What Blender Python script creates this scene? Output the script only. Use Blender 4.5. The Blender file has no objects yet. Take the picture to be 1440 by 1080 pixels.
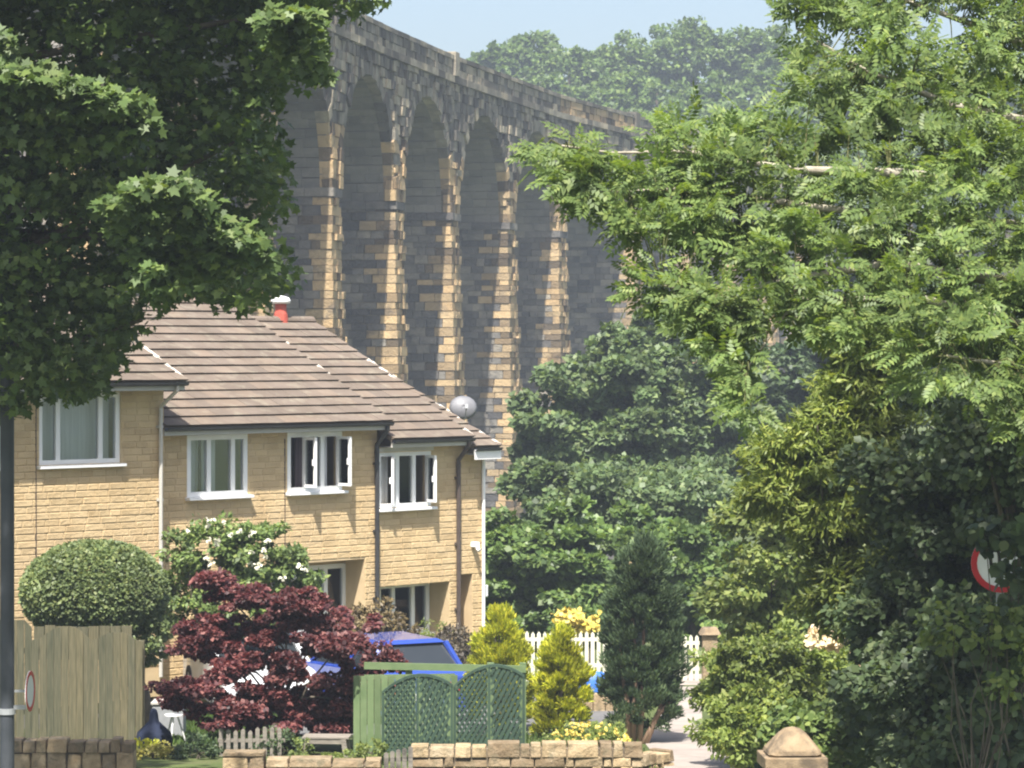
import bpy, math, random
import numpy as np
from mathutils import Vector, Matrix

# ------------------------------------------------------------------ camera, sky, sun, exposure
SC = bpy.context.scene
COL = SC.collection
F = 4083.0            # focal length in photo pixels (1440 wide)
CAMZ = 5.6            # eye height above the houses' garden datum
cd = bpy.data.cameras.new('camera')
cam = bpy.data.objects.new('camera', cd)
COL.objects.link(cam)
cam.location = (0, 0, CAMZ)
cam.rotation_euler = (math.radians(90), 0, 0)
cd.sensor_fit = 'HORIZONTAL'
cd.sensor_width = 36.0
cd.lens = 36.0 * F / 1440.0
cd.shift_y = -50.0 / 1440.0
cd.clip_start = 0.5
cd.clip_end = 3000
SC.camera = cam

SUN_AZ, SUN_EL = math.radians(5.5), math.radians(60.5)
W = bpy.data.worlds.new('World')
SC.world = W
W.use_nodes = True
nt = W.node_tree
nt.nodes.clear()
sky = nt.nodes.new('ShaderNodeTexSky')
sky.sky_type = 'NISHITA'
sky.sun_disc = False
sky.sun_elevation = SUN_EL
sky.sun_rotation = math.radians(180) + SUN_AZ
sky.altitude = 150
sky.air_density = 1.0
sky.dust_density = 4.0
sky.ozone_density = 1.0
bg = nt.nodes.new('ShaderNodeBackground')
bg.inputs[1].default_value = 0.10
wo = nt.nodes.new('ShaderNodeOutputWorld')
nt.links.new(sky.outputs[0], bg.inputs[0])
nt.links.new(bg.outputs[0], wo.inputs[0])

sl = bpy.data.lights.new('sun', 'SUN')
sl.energy = 5.0
sl.angle = math.radians(0.53)
sl.color = (1.0, 0.96, 0.89)
so = bpy.data.objects.new('sun', sl)
COL.objects.link(so)
LDIR = Vector((math.sin(SUN_AZ) * math.cos(SUN_EL), math.cos(SUN_AZ) * math.cos(SUN_EL), -math.sin(SUN_EL)))
so.rotation_euler = LDIR.to_track_quat('-Z', 'Y').to_euler()
so.location = (0, -10, 60)

SC.view_settings.view_transform = 'Standard'
SC.view_settings.look = 'None'
SC.view_settings.gamma = 1.0
SC.view_settings.exposure = 1.22
SC.view_settings.use_curve_mapping = False
SC.render.engine = 'CYCLES'
SC.cycles.max_bounces = 8
SC.cycles.transparent_max_bounces = 12
SC.cycles.use_denoising = True
SC.cycles.volume_bounces = 0
SC.cycles.pixel_filter_type = 'BLACKMAN_HARRIS'
SC.cycles.filter_width = 2.1      # the phone's soft zoom

# ------------------------------------------------------------------ helpers
R = math.radians
rng = np.random.default_rng(7)
random.seed(7)


def at(px, py, d):
    """point at distance d that the photograph shows at pixel (px, py)"""
    return Vector(((px - 720) / F * d, d, CAMZ - (py - 490) / F * d))


TY = [-60, 0, 24, 35, 39.95, 40.2, 56, 62, 75, 95, 150, 185, 225, 262, 420, 720]
TZ = [4.6, 3.9, 0.75, -1.05, -1.05, -0.2, -0.9, -1.25, -4.2, -8, -8.5, -5, 3, 17, 24, 24]
TZP = [4.6, 3.9, 0.75, -0.35, -0.2, -0.2, -0.9, -1.25, -4.2, -8, -8.5, -5, 3, 17, 24, 24]


def tz(x, y):
    t = min(max((x-1.55)/.3, 0.0), 1.0)      # the path ramps up where the garden is walled elsewhere
    return float(np.interp(y, TY, TZ)*(1-t) + np.interp(y, TY, TZP)*t)


def link(o, parent=None):
    COL.objects.link(o)
    if parent is not None:
        o.parent = parent
    return o


def tag(o, label=None, cat=None, group=None, kind=None):
    if label: o['label'] = label
    if cat: o['category'] = cat
    if group: o['group'] = group
    if kind: o['kind'] = kind
    return o


def empty(name, loc=(0, 0, 0), rz=0.0, parent=None):
    o = bpy.data.objects.new(name, None)
    o.location = loc
    o.rotation_euler = (0, 0, rz)
    o.empty_display_size = 0.2
    return link(o, parent)


class MB:
    def __init__(s):
        s.v = []; s.f = []

    def hexa(s, p):
        """8 corners: bottom 0-3 counter-clockwise, top 4-7"""
        b = len(s.v)
        s.v += [tuple(q) for q in p]
        s.f += [(b, b+3, b+2, b+1), (b+4, b+5, b+6, b+7), (b, b+1, b+5, b+4),
                (b+1, b+2, b+6, b+5), (b+2, b+3, b+7, b+6), (b+3, b, b+4, b+7)]
        return s

    def box(s, x0, x1, y0, y1, z0, z1):
        return s.hexa([(x0, y0, z0), (x1, y0, z0), (x1, y1, z0), (x0, y1, z0),
                       (x0, y0, z1), (x1, y0, z1), (x1, y1, z1), (x0, y1, z1)])

    def quad(s, a, b, c, d):
        n = len(s.v)
        s.v += [tuple(a), tuple(b), tuple(c), tuple(d)]
        s.f.append((n, n+1, n+2, n+3))
        return s

    def tube(s, pts, rad, n=8, cap=True):
        pts = [Vector(p) for p in pts]
        if not hasattr(rad, '__len__'): rad = [rad] * len(pts)
        b = len(s.v)
        up = None
        for i, p in enumerate(pts):
            t = (pts[min(i+1, len(pts)-1)] - pts[max(i-1, 0)])
            t = t.normalized() if t.length > 1e-9 else Vector((0, 0, 1))
            a = Vector((1, 0, 0)) if abs(t.x) < .8 else Vector((0, 1, 0))
            x = t.cross(a).normalized(); y = t.cross(x)
            for k in range(n):
                q = 2*math.pi*k/n
                s.v.append(tuple(p + (x*math.cos(q) + y*math.sin(q))*rad[i]))
        for i in range(len(pts)-1):
            for k in range(n):
                k2 = (k+1) % n
                s.f.append((b+i*n+k, b+i*n+k2, b+(i+1)*n+k2, b+(i+1)*n+k))
        if cap:
            s.f.append(tuple(b+k for k in range(n))[::-1])
            s.f.append(tuple(b+(len(pts)-1)*n+k for k in range(n)))
        return s

    def bar(s, a, b_, w, h, up=(0, 0, 1)):
        """box beam from a to b, width w (sideways) and height h (along up)"""
        a, b_ = Vector(a), Vector(b_)
        t = (b_-a).normalized(); u = Vector(up)
        x = t.cross(u).normalized()*w/2; y = x.cross(t).normalized()*h/2
        return s.hexa([a-x-y, a+x-y, b_+x-y, b_-x-y, a-x+y, a+x+y, b_+x+y, b_-x+y])

    def lathe(s, c, prof, n=14):
        """profile [(r, z)...] about a vertical axis at c"""
        b = len(s.v); c = Vector(c)
        for r, z in prof:
            for k in range(n):
                q = 2*math.pi*k/n
                s.v.append((c.x+r*math.cos(q), c.y+r*math.sin(q), c.z+z))
        for i in range(len(prof)-1):
            for k in range(n):
                k2 = (k+1) % n
                s.f.append((b+i*n+k, b+i*n+k2, b+(i+1)*n+k2, b+(i+1)*n+k))
        s.f.append(tuple(b+k for k in range(n))[::-1])
        s.f.append(tuple(b+(len(prof)-1)*n+k for k in range(n)))
        return s

    def prism(s, poly, y0, y1, fn=None):
        """polygon [(x, z)...] extruded from y0 to y1 (fn maps (x,y,z) to a point)"""
        fn = fn or (lambda x, y, z: (x, y, z))
        b = len(s.v); n = len(poly)
        s.v += [tuple(fn(x, y0, z)) for x, z in poly] + [tuple(fn(x, y1, z)) for x, z in poly]
        s.f.append(tuple(range(b, b+n)))
        s.f.append(tuple(range(b+2*n-1, b+n-1, -1)))
        for k in range(n):
            k2 = (k+1) % n
            s.f.append((b+k2, b+k, b+n+k, b+n+k2))
        return s

    def mesh(s, name, mat=None, smooth=False):
        m = bpy.data.meshes.new(name)
        m.from_pydata(s.v, [], s.f)
        if mat: m.materials.append(mat)
        if smooth:
            m.polygons.foreach_set('use_smooth', [True]*len(m.polygons))
        m.update()
        return m

    def build(s, name, mat, parent=None, smooth=False, bevel=0.0):
        o = bpy.data.objects.new(name, s.mesh(name, mat, smooth))
        if bevel:
            md = o.modifiers.new('bevel', 'BEVEL'); md.width = bevel; md.segments = 2
        return link(o, parent)


# ------------------------------------------------------------------ materials
def _nodes(name):
    m = bpy.data.materials.new(name)
    m.use_nodes = True
    t = m.node_tree
    t.nodes.clear()
    out = t.nodes.new('ShaderNodeOutputMaterial')
    return m, t, out


def _rand(t):
    """one random number for each loose piece, different for each object"""
    g = t.nodes.new('ShaderNodeNewGeometry')
    oi = t.nodes.new('ShaderNodeObjectInfo')
    a = t.nodes.new('ShaderNodeMath'); a.operation = 'ADD'
    fr = t.nodes.new('ShaderNodeMath'); fr.operation = 'FRACT'
    t.links.new(g.outputs['Random Per Island'], a.inputs[0])
    t.links.new(oi.outputs['Random'], a.inputs[1])
    t.links.new(a.outputs[0], fr.inputs[0])
    return fr.outputs[0], g


def ramp(t, src, stops, interp='LINEAR'):
    r = t.nodes.new('ShaderNodeValToRGB')
    r.color_ramp.interpolation = interp
    e = r.color_ramp.elements
    while len(e) > 1: e.remove(e[-1])
    e[0].position = stops[0][0]; e[0].color = (*stops[0][1], 1)
    for p, c in stops[1:]:
        q = e.new(p); q.color = (*c, 1)
    t.links.new(src, r.inputs[0])
    return r.outputs[0]


def mixc(t, fac, a, b, mode='MIX'):
    m = t.nodes.new('ShaderNodeMix'); m.data_type = 'RGBA'; m.blend_type = mode
    for sock, val in ((m.inputs[0], fac), (m.inputs[6], a), (m.inputs[7], b)):
        if isinstance(val, (int, float)): sock.default_value = val
        elif isinstance(val, tuple): sock.default_value = (*val, 1)
        else: t.links.new(val, sock)
    return m.outputs[2]


def noise(t, scale, detail=4, rough=.55, stretch=None):
    g = t.nodes.new('ShaderNodeNewGeometry')
    v = g.outputs['Position']
    if stretch:
        mp = t.nodes.new('ShaderNodeMapping'); mp.inputs['Scale'].default_value = stretch
        t.links.new(v, mp.inputs[0]); v = mp.outputs[0]
    n = t.nodes.new('ShaderNodeTexNoise')
    n.inputs['Scale'].default_value = scale
    n.inputs['Detail'].default_value = detail
    n.inputs['Roughness'].default_value = rough
    t.links.new(v, n.inputs['Vector'])
    return n.outputs['Fac']


def pmat(name, stops, nscale=3.0, rough=.85, spec=.25, piece=None, blotch=None, bump=.0, bscale=30., bdist=.02,
         stretch=None, metal=0.0, coat=0.0):
    """stops: colour over noise.  piece: colour ramp over the piece's random number, multiplied in.
    blotch: (scale, lo, hi, colour, amount) stains mixed over the rest"""
    m, t, out = _nodes(name)
    p = t.nodes.new('ShaderNodeBsdfPrincipled')
    if len(stops) == 1:
        stops = [(0, stops[0]), (1, stops[0])] if not isinstance(stops[0][1], tuple) else stops
    c = ramp(t, noise(t, nscale, stretch=stretch), stops)
    if piece:
        r, _ = _rand(t)
        c = mixc(t, 1.0, c, ramp(t, r, piece), 'MULTIPLY')
    if blotch:
        sc_, lo, hi, bc, am = blotch
        f = ramp(t, noise(t, sc_, 5, .6), [(lo, (0, 0, 0)), (hi, (am, am, am))])
        c = mixc(t, f, c, bc)
    t.links.new(c, p.inputs['Base Color'])
    p.inputs['Roughness'].default_value = rough
    p.inputs['Specular IOR Level'].default_value = spec
    p.inputs['Metallic'].default_value = metal
    p.inputs['Coat Weight'].default_value = coat
    if bump:
        b = t.nodes.new('ShaderNodeBump')
        b.inputs['Strength'].default_value = bump
        b.inputs['Distance'].default_value = bdist
        t.links.new(noise(t, bscale, 5, .6, stretch), b.inputs['Height'])
        t.links.new(b.outputs[0], p.inputs['Normal'])
    t.links.new(p.outputs[0], out.inputs[0])
    return m


def leafmat(name, piece, trans=.28, tcol=(1.25, 1.25, .45), rough=.5, spec=.35, patch=.35):
    """piece: colours spread over the leaves at random; slow noise shifts whole sprays"""
    m, t, out = _nodes(name)
    r, g = _rand(t)
    c = ramp(t, r, piece)
    f = ramp(t, noise(t, 1.3, 2), [(.35, (1-patch,)*3), (.65, (1+patch*.6,)*3)])
    c = mixc(t, 1.0, c, f, 'MULTIPLY')
    p = t.nodes.new('ShaderNodeBsdfPrincipled')
    p.inputs['Roughness'].default_value = rough
    p.inputs['Specular IOR Level'].default_value = spec
    t.links.new(c, p.inputs['Base Color'])
    tr = t.nodes.new('ShaderNodeBsdfTranslucent')
    t.links.new(mixc(t, 1.0, c, tcol, 'MULTIPLY'), tr.inputs[0])
    mx = t.nodes.new('ShaderNodeMixShader'); mx.inputs[0].default_value = trans
    t.links.new(p.outputs[0], mx.inputs[1]); t.links.new(tr.outputs[0], mx.inputs[2])
    t.links.new(mx.outputs[0], out.inputs[0])
    return m


def glassmat(name, tint=(.94, .96, .96)):
    m, t, out = _nodes(name)
    fr = t.nodes.new('ShaderNodeFresnel'); fr.inputs[0].default_value = 1.5
    a = t.nodes.new('ShaderNodeBsdfTransparent'); a.inputs[0].default_value = (*tint, 1)
    b = t.nodes.new('ShaderNodeBsdfGlossy'); b.inputs['Roughness'].default_value = .03
    mx = t.nodes.new('ShaderNodeMixShader')
    t.links.new(fr.outputs[0], mx.inputs[0]); t.links.new(a.outputs[0], mx.inputs[1]); t.links.new(b.outputs[0], mx.inputs[2])
    t.links.new(mx.outputs[0], out.inputs[0])
    return m


M = {}
M['ground'] = pmat('ground_grass', [(.3, (.06, .08, .028)), (.6, (.085, .105, .038)), (.8, (.11, .105, .055))], .8, .95, .1, bump=.5, bscale=18)
M['path'] = pmat('path_paving', [(.3, (.25, .215, .19)), (.7, (.33, .29, .255))], 1.2, .9, .2, blotch=(2.5, .5, .75, (.19, .16, .14), .6), bump=.25, bscale=60)
M['drive'] = pmat('drive_tarmac', [(.3, (.10, .10, .10)), (.7, (.15, .145, .14))], 2, .9, .2, bump=.3, bscale=80)
M['brick'] = pmat('split_face_block', [(.3, (.485, .355, .195)), (.7, (.565, .43, .25))], 2.2, .9, .15,
                  piece=[(0, (.86, .84, .80)), (.5, (1, 1, 1)), (1, (1.06, 1.05, 1.02))], blotch=(.7, .5, .8, (.40, .30, .185), .5), bump=.6, bscale=22, bdist=.025)
M['mortar'] = pmat('mortar_buff', [(.3, (.49, .37, .22)), (.7, (.57, .44, .27))], 3, .95, .1, bump=.2)
M['tile'] = pmat('concrete_roof_tile', [(.3, (.125, .098, .076)), (.7, (.165, .132, .106))], 1.4, .9, .2,
                 piece=[(0, (.85, .85, .85)), (.6, (1, 1, 1)), (1, (1.14, 1.10, 1.05))], blotch=(4, .52, .75, (.25, .225, .17), .55), bump=.4, bscale=70, bdist=.008)
M['mortarwhite'] = pmat('pale_mortar', [(.3, (.5, .45, .38)), (.7, (.68, .63, .55))], 6, .9, .1, bump=.5)
M['upvc'] = pmat('white_upvc', [(.3, (.76, .76, .75)), (.7, (.82, .82, .81))], 2, .35, .4)
M['cream'] = pmat('grey_cream_fascia', [(.3, (.44, .42, .38)), (.7, (.52, .50, .45))], 2, .6, .3)
M['blackpipe'] = pmat('black_gutter', [(.3, (.025, .025, .027)), (.7, (.04, .04, .042))], 4, .5, .4)
M['brownpipe'] = pmat('brown_drainpipe', [(.3, (.055, .04, .035)), (.7, (.08, .06, .05))], 4, .5, .4)
M['glass'] = glassmat('window_glass')
M['curtain'] = pmat('pale_curtain', [(.3, (.60, .62, .63)), (.7, (.78, .79, .79))], 3, .9, .1, stretch=(14, 14, .3))
M['curtaindark'] = pmat('purple_grey_curtain', [(.3, (.11, .08, .09)), (.7, (.2, .15, .16))], 3, .9, .1, stretch=(14, 14, .3))
M['interior'] = pmat('room_wall', [(.3, (.22, .20, .18)), (.7, (.28, .26, .23))], 1, .9, .1)
M['stone'] = pmat('sooty_gritstone', [(.25, (.29, .22, .135)), (.5, (.39, .30, .185)), (.75, (.48, .375, .235))], .9, .92, .15,
                  piece=[(0, (.22, .22, .24)), (.14, (.38, .37, .38)), (.28, (.66, .62, .58)), (.45, (.90, .87, .83)), (.7, (1.05, 1.0, .92)), (.85, (1.1, 1.0, .88)), (1, (1.2, 1.12, 1.0))],
                  blotch=(1.1, .56, .72, (.085, .08, .075), .75), bump=.9, bscale=9, bdist=.06)
M['stonedark'] = pmat('weathered_gritstone', [(.25, (.15, .14, .12)), (.5, (.27, .24, .19)), (.75, (.36, .33, .27))], 1.6, .92, .15,
                      piece=[(0, (.25, .25, .26)), (.3, (.5, .5, .5)), (.6, (.9, .9, .88)), (.85, (1.1, 1.08, 1.0)), (1, (1.4, 1.3, 1.15))],
                      blotch=(.55, .5, .68, (.07, .07, .068), .7), bump=.9, bscale=8, bdist=.06)
M['stoneshade'] = pmat('shade_toned_gritstone', [(.25, (.13, .125, .12)), (.5, (.20, .185, .165)), (.75, (.28, .255, .215))], 1.0, .92, .15,
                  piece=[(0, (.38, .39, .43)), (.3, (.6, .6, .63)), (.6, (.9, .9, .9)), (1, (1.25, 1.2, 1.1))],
                  blotch=(.8, .5, .7, (.075, .076, .08), .75), bump=.9, bscale=9, bdist=.06)  # greyer copy of the stone: shade on the pier sides put into the colour
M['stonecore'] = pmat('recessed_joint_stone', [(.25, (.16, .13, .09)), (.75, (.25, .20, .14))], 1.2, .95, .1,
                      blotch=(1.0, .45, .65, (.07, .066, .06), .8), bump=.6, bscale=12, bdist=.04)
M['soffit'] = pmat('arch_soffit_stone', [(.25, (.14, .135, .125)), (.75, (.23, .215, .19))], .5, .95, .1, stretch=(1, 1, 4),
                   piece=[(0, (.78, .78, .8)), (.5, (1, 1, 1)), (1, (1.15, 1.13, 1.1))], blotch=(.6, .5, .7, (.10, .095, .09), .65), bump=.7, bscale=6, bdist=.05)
M['gardenstone'] = pmat('garden_sandstone', [(.25, (.24, .18, .11)), (.5, (.36, .28, .18)), (.75, (.46, .38, .27))], 5, .92, .15,
                        piece=[(0, (.55, .52, .5)), (.4, (.9, .88, .85)), (1, (1.15, 1.1, 1.0))], blotch=(7, .52, .7, (.12, .11, .07), .7), bump=.9, bscale=25, bdist=.03)
M['capstone'] = pmat('gritstone_cap', [(.3, (.22, .16, .10)), (.7, (.33, .25, .16))], 8, .9, .15, blotch=(5, .45, .62, (.10, .08, .06), .75), bump=.7, bscale=40, bdist=.012)
M['fencewood'] = pmat('weathered_fence_board', [(.25, (.062, .064, .042)), (.5, (.11, .104, .066)), (.75, (.16, .143, .092))], 9, .9, .15, stretch=(6, 6, .35),
                      piece=[(0, (.75, .8, .8)), (.5, (1, 1, 1)), (1, (1.18, 1.1, 1.0))], bump=.5, bscale=14, bdist=.01)
M['greenpaint'] = pmat('dark_green_paint', [(.3, (.030, .056, .038)), (.7, (.044, .077, .051))], 7, .65, .3,
                       piece=[(0, (.85, .85, .85)), (1, (1.12, 1.12, 1.12))], bump=.2, bscale=40, bdist=.005)
M['sagepaint'] = pmat('sage_green_paint', [(.3, (.10, .15, .065)), (.7, (.14, .19, .09))], 5, .7, .3,
                      piece=[(0, (.85, .85, .85)), (1, (1.1, 1.1, 1.1))], bump=.2, bscale=40, bdist=.005)
M['picket'] = pmat('cream_white_picket', [(.3, (.58, .57, .45)), (.7, (.68, .66, .54))], 6, .75, .25, piece=[(0, (.9, .9, .88)), (1, (1.05, 1.05, 1.05))])
M['poledark'] = pmat('dark_painted_pole', [(.3, (.035, .04, .048)), (.7, (.055, .06, .07))], 4, .55, .4, bump=.2)
M['bark'] = pmat('grey_brown_bark', [(.3, (.09, .075, .055)), (.7, (.17, .145, .11))], 6, .95, .1, stretch=(3, 3, .6), bump=.8, bscale=16, bdist=.02)
M['barkpale'] = pmat('pale_ash_bark', [(.3, (.26, .23, .18)), (.7, (.38, .35, .28))], 6, .9, .1, bump=.4)
M['barkred'] = pmat('reddish_juniper_bark', [(.3, (.22, .14, .09)), (.7, (.36, .25, .17))], 6, .95, .1, stretch=(5, 5, .6), bump=.6)
M['twig'] = pmat('green_brown_twig', [(.3, (.07, .08, .03)), (.7, (.12, .12, .05))], 6, .9, .1)
M['red'] = pmat('sign_red', [(0, (.50, .02, .03)), (1, (.55, .03, .035))], 3, .4, .4)
M['white'] = pmat('sign_white', [(0, (.72, .72, .72)), (1, (.78, .78, .78))], 3, .4, .4)
M['black'] = pmat('sign_black', [(0, (.015, .015, .015)), (1, (.02, .02, .02))], 3, .4, .4)
M['greymetal'] = pmat('galvanised_grey', [(.3, (.25, .26, .27)), (.7, (.33, .34, .35))], 5, .45, .5)
M['dish'] = pmat('grey_dish', [(.3, (.14, .14, .15)), (.7, (.18, .18, .19))], 4, .5, .4)
M['terracotta'] = pmat('red_terracotta', [(.3, (.34, .07, .05)), (.7, (.42, .10, .07))], 8, .8, .2)
M['carblue'] = pmat('blue_car_paint', [(0, (.02, .05, .28)), (1, (.025, .06, .32))], 2, .25, .5, coat=.8)
M['carwhite'] = pmat('silver_white_car_paint', [(0, (.55, .56, .58)), (1, (.6, .61, .63))], 2, .25, .5, coat=.8)
M['carglass'] = pmat('car_glass', [(0, (.02, .025, .03)), (1, (.03, .035, .04))], 2, .06, .6)
M['tyre'] = pmat('tyre_rubber', [(0, (.02, .02, .02)), (1, (.03, .03, .03))], 6, .9, .1)
M['navy'] = pmat('navy_cover_cloth', [(.3, (.018, .024, .05)), (.7, (.03, .04, .075))], 5, .8, .2, bump=.4, bscale=9)
M['bluetarp'] = pmat('blue_plastic_sheet', [(.3, (.03, .12, .42)), (.7, (.05, .16, .5))], 4, .4, .4, bump=.5, bscale=8)
M['benchwood'] = pmat('grey_bench_wood', [(.3, (.17, .15, .13)), (.7, (.28, .25, .21))], 6, .85, .15, stretch=(1, 6, 6), bump=.3)

GREEN = lambda h, s=1.0: [(0, (h[0]*.55*s, h[1]*.6*s, h[2]*.6*s)), (.35, (h[0]*.85*s, h[1]*.88*s, h[2]*.85*s)), (.75, (h[0]*1.08*s, h[1]*1.05*s, h[2]*s)), (1, (h[0]*1.5*s, h[1]*1.3*s, h[2]*1.2*s))]
M['l_sycamore'] = leafmat('sycamore_leaf', GREEN((.112, .170, .052)), .36, patch=.25)
M['l_ash'] = leafmat('ash_leaf', GREEN((.150, .215, .065)), .40, patch=.25)
M['l_hill'] = leafmat('far_wood_leaf', GREEN((.125, .195, .050)), .35, patch=.4)
M['l_mid'] = leafmat('midground_leaf', GREEN((.120, .175, .070)), .35, patch=.4)
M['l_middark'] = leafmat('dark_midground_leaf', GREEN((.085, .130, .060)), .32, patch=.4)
M['l_laurel'] = leafmat('laurel_leaf', GREEN((.125, .195, .055)), .35, rough=.45, patch=.35)
M['l_light'] = leafmat('light_green_leaf', GREEN((.205, .26, .08)), .42, patch=.3)
M['l_yew'] = leafmat('yellow_green_needle', GREEN((.19, .24, .055)), .35, patch=.35)
M['l_golden'] = leafmat('golden_conifer_needle', GREEN((.42, .44, .035)), .3, patch=.25)
M['l_juniper'] = leafmat('juniper_needle', GREEN((.080, .125, .060)), .2, rough=.7, patch=.3)
M['l_topiary'] = leafmat('clipped_privet_leaf', GREEN((.15, .195, .075)), .25, patch=.25)
M['l_shrub'] = leafmat('shrub_leaf', GREEN((.195, .25, .062)), .38, patch=.35)
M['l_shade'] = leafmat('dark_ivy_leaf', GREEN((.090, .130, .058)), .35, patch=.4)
M['l_rose'] = leafmat('rose_leaf', GREEN((.14, .20, .06)), .3, patch=.3)
M['l_maple'] = leafmat('red_maple_leaf', [(0, (.042, .012, .015)), (.35, (.095, .026, .028)), (.75, (.16, .052, .047)), (1, (.29, .125, .105))], .3, (1.4, .7, .7), patch=.35)
M['l_heather'] = leafmat('brown_green_shrub_leaf', [(0, (.05, .035, .02)), (.5, (.11, .08, .035)), (1, (.17, .13, .05))], .2, patch=.4)
M['l_plum'] = leafmat('dull_purple_shrub_leaf', [(0, (.04, .03, .025)), (.5, (.085, .07, .05)), (1, (.13, .11, .075))], .2, patch=.3)
M['petalwhite'] = leafmat('white_petal', [(0, (.62, .6, .45)), (1, (.75, .73, .6))], .2, (1, 1, .9), patch=.1)
M['petalyellow'] = leafmat('yellow_petal', [(0, (.55, .42, .06)), (1, (.7, .58, .16))], .2, (1, 1, .6), patch=.15)
M['petalcream'] = leafmat('cream_petal', [(0, (.62, .48, .26)), (1, (.75, .62, .42))], .2, (1, 1, .8), patch=.1)
M['grass'] = leafmat('grass_blade', GREEN((.075, .125, .028)), .25, patch=.3)
M['sedum'] = leafmat('yellow_sedum', [(0, (.28, .24, .04)), (.5, (.40, .36, .07)), (1, (.52, .48, .16))], .2, (1, 1, .6), patch=.2)

# ------------------------------------------------------------------ foliage tools
def _norm(a):
    return a / np.maximum(np.linalg.norm(a, axis=1, keepdims=True), 1e-9)


T_QUAD = (np.array([(0, 0, 0), (.30, .48, .07), (0, 1, 0), (-.30, .48, .07)]), [(0, 1, 2, 3)])
T_QUADW = (np.array([(0, 0, 0), (.42, .5, .08), (0, 1, 0), (-.42, .5, .08)]), [(0, 1, 2, 3)])
T_ROUND = (np.array([(0, 0, 0), (.36, .2, .05), (.40, .62, .05), (0, 1, -.04), (-.40, .62, .05), (-.36, .2, .05)]), [(0, 1, 2, 3, 4, 5)])
T_NEEDLE = (np.array([(-.09, 0, 0), (.09, 0, 0), (.13, .5, .04), (0, 1, 0), (-.13, .5, .04)]), [(0, 1, 2, 3, 4)])
_pm = [(0, 0), (.22, -.06), (.45, .08), (.28, .24), (.54, .55), (.22, .55), (0, 1), (-.22, .55), (-.54, .55), (-.28, .24), (-.45, .08), (-.22, -.06)]
T_PALM = (np.array([(x, y, .10*abs(x) - .06*y) for x, y in _pm]), [tuple(range(12))])


def _compound():
    v, f = [], []
    n = 5
    for k in range(n):
        y = .22 + .16*k; zz = -.10*y*y
        for sgn in (-1, 1):
            L, wd = .34*(1-.10*abs(k-1.5)), .075
            ax = np.array([sgn*.82, .50, -.22]); ax /= np.linalg.norm(ax)
            sd = np.array([-ax[1]*sgn, ax[0]*sgn, 0]); b = np.array([0, y, zz])
            i = len(v)
            v += [b, b+ax*L*.45+sd*wd+np.array([0, 0, .015]), b+ax*L, b+ax*L*.45-sd*wd+np.array([0, 0, .015])]
            f.append((i, i+1, i+2, i+3))
    i = len(v); b = np.array([0, .9, -.09])
    v += [b, b+[.055, .14, 0], b+[0, .32, -.06], b+[-.055, .14, 0]]
    f.append((i, i+1, i+2, i+3))
    return np.array(v), f


T_ASH = _compound()


def leafmesh(name, pos, axis, nrm, size, tmpl, mat, parent=None, origin=(0, 0, 0), kind='stuff'):
    tv, tf = tmpl
    N, K = len(pos), len(tv)
    y = _norm(axis); x = _norm(np.cross(y, nrm)); z = np.cross(x, y)
    size = np.asarray(size).reshape(-1, 1, 1)
    P = (tv[None, :, 0:1]*x[:, None, :] + tv[None, :, 1:2]*y[:, None, :] + tv[None, :, 2:3]*z[:, None, :])*size
    P = P + (pos - np.asarray(origin))[:, None, :]
    m = bpy.data.meshes.new(name)
    idx = np.concatenate([np.array(q) for q in tf])
    tot = np.array([len(q) for q in tf])
    L = (idx[None, :] + (np.arange(N)*K)[:, None]).ravel()
    tots = np.tile(tot, N)
    start = np.concatenate([[0], np.cumsum(tots)[:-1]])
    m.vertices.add(N*K); m.vertices.foreach_set('co', P.astype(np.float32).ravel())
    m.loops.add(len(L)); m.loops.foreach_set('vertex_index', L.astype(np.int32))
    m.polygons.add(len(tots)); m.polygons.foreach_set('loop_start', start.astype(np.int32))
    m.materials.append(mat)
    m.update(calc_edges=True)
    o = bpy.data.objects.new(name, m)
    if kind: o['kind'] = kind
    return link(o, parent)


def rdir(n):
    return _norm(rng.normal(size=(n, 3)))


def clumped(center, rad, n, nc, cr, shell=(.55, 1.0), flat=.7, zmin=None, up=.55, out=.55, rnd=.5):
    """n leaves in nc clumps spread over the shell of an ellipsoid"""
    c = np.asarray(center, float); r = np.asarray(rad, float)
    d = rdir(nc)
    q = c + d*r*(rng.uniform(shell[0], shell[1], (nc, 1)))
    if zmin is not None: q[:, 2] = np.maximum(q[:, 2], zmin)
    w = rng.uniform(.6, 1.5, nc); w /= w.sum()
    k = rng.choice(nc, n, p=w)
    cs = cr*rng.uniform(.6, 1.35, nc)
    e = rdir(n)*(rng.uniform(.25, 1, (n, 1))**.5)
    p = q[k] + e*cs[k][:, None]*np.array([1, 1, flat])
    o = _norm((p - c)/r)
    nr = _norm(out*(.5*e + .5*o) + np.array([0, -.25, up]) + rnd*rdir(n))
    ax = _norm(.6*o + .7*rdir(n) + np.array([0, 0, -.25]))
    return p, ax, nr, q


def merge(parts):
    return [np.concatenate([p[i] for p in parts]) for i in range(3)]


def limbs(mb, base, targets, r0, o, frac=.35, n=6, sag=.06):
    base = Vector(base)
    for t in targets:
        t = Vector(t) - Vector(o)
        mid = base.lerp(t, .5) + Vector((rng.normal()*sag, rng.normal()*sag, rng.normal()*sag + .04))*(t-base).length
        mb.tube([base, base.lerp(mid, .6), mid, t], [r0, r0*.7, r0*.5, r0*.2], n, cap=False)


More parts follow.
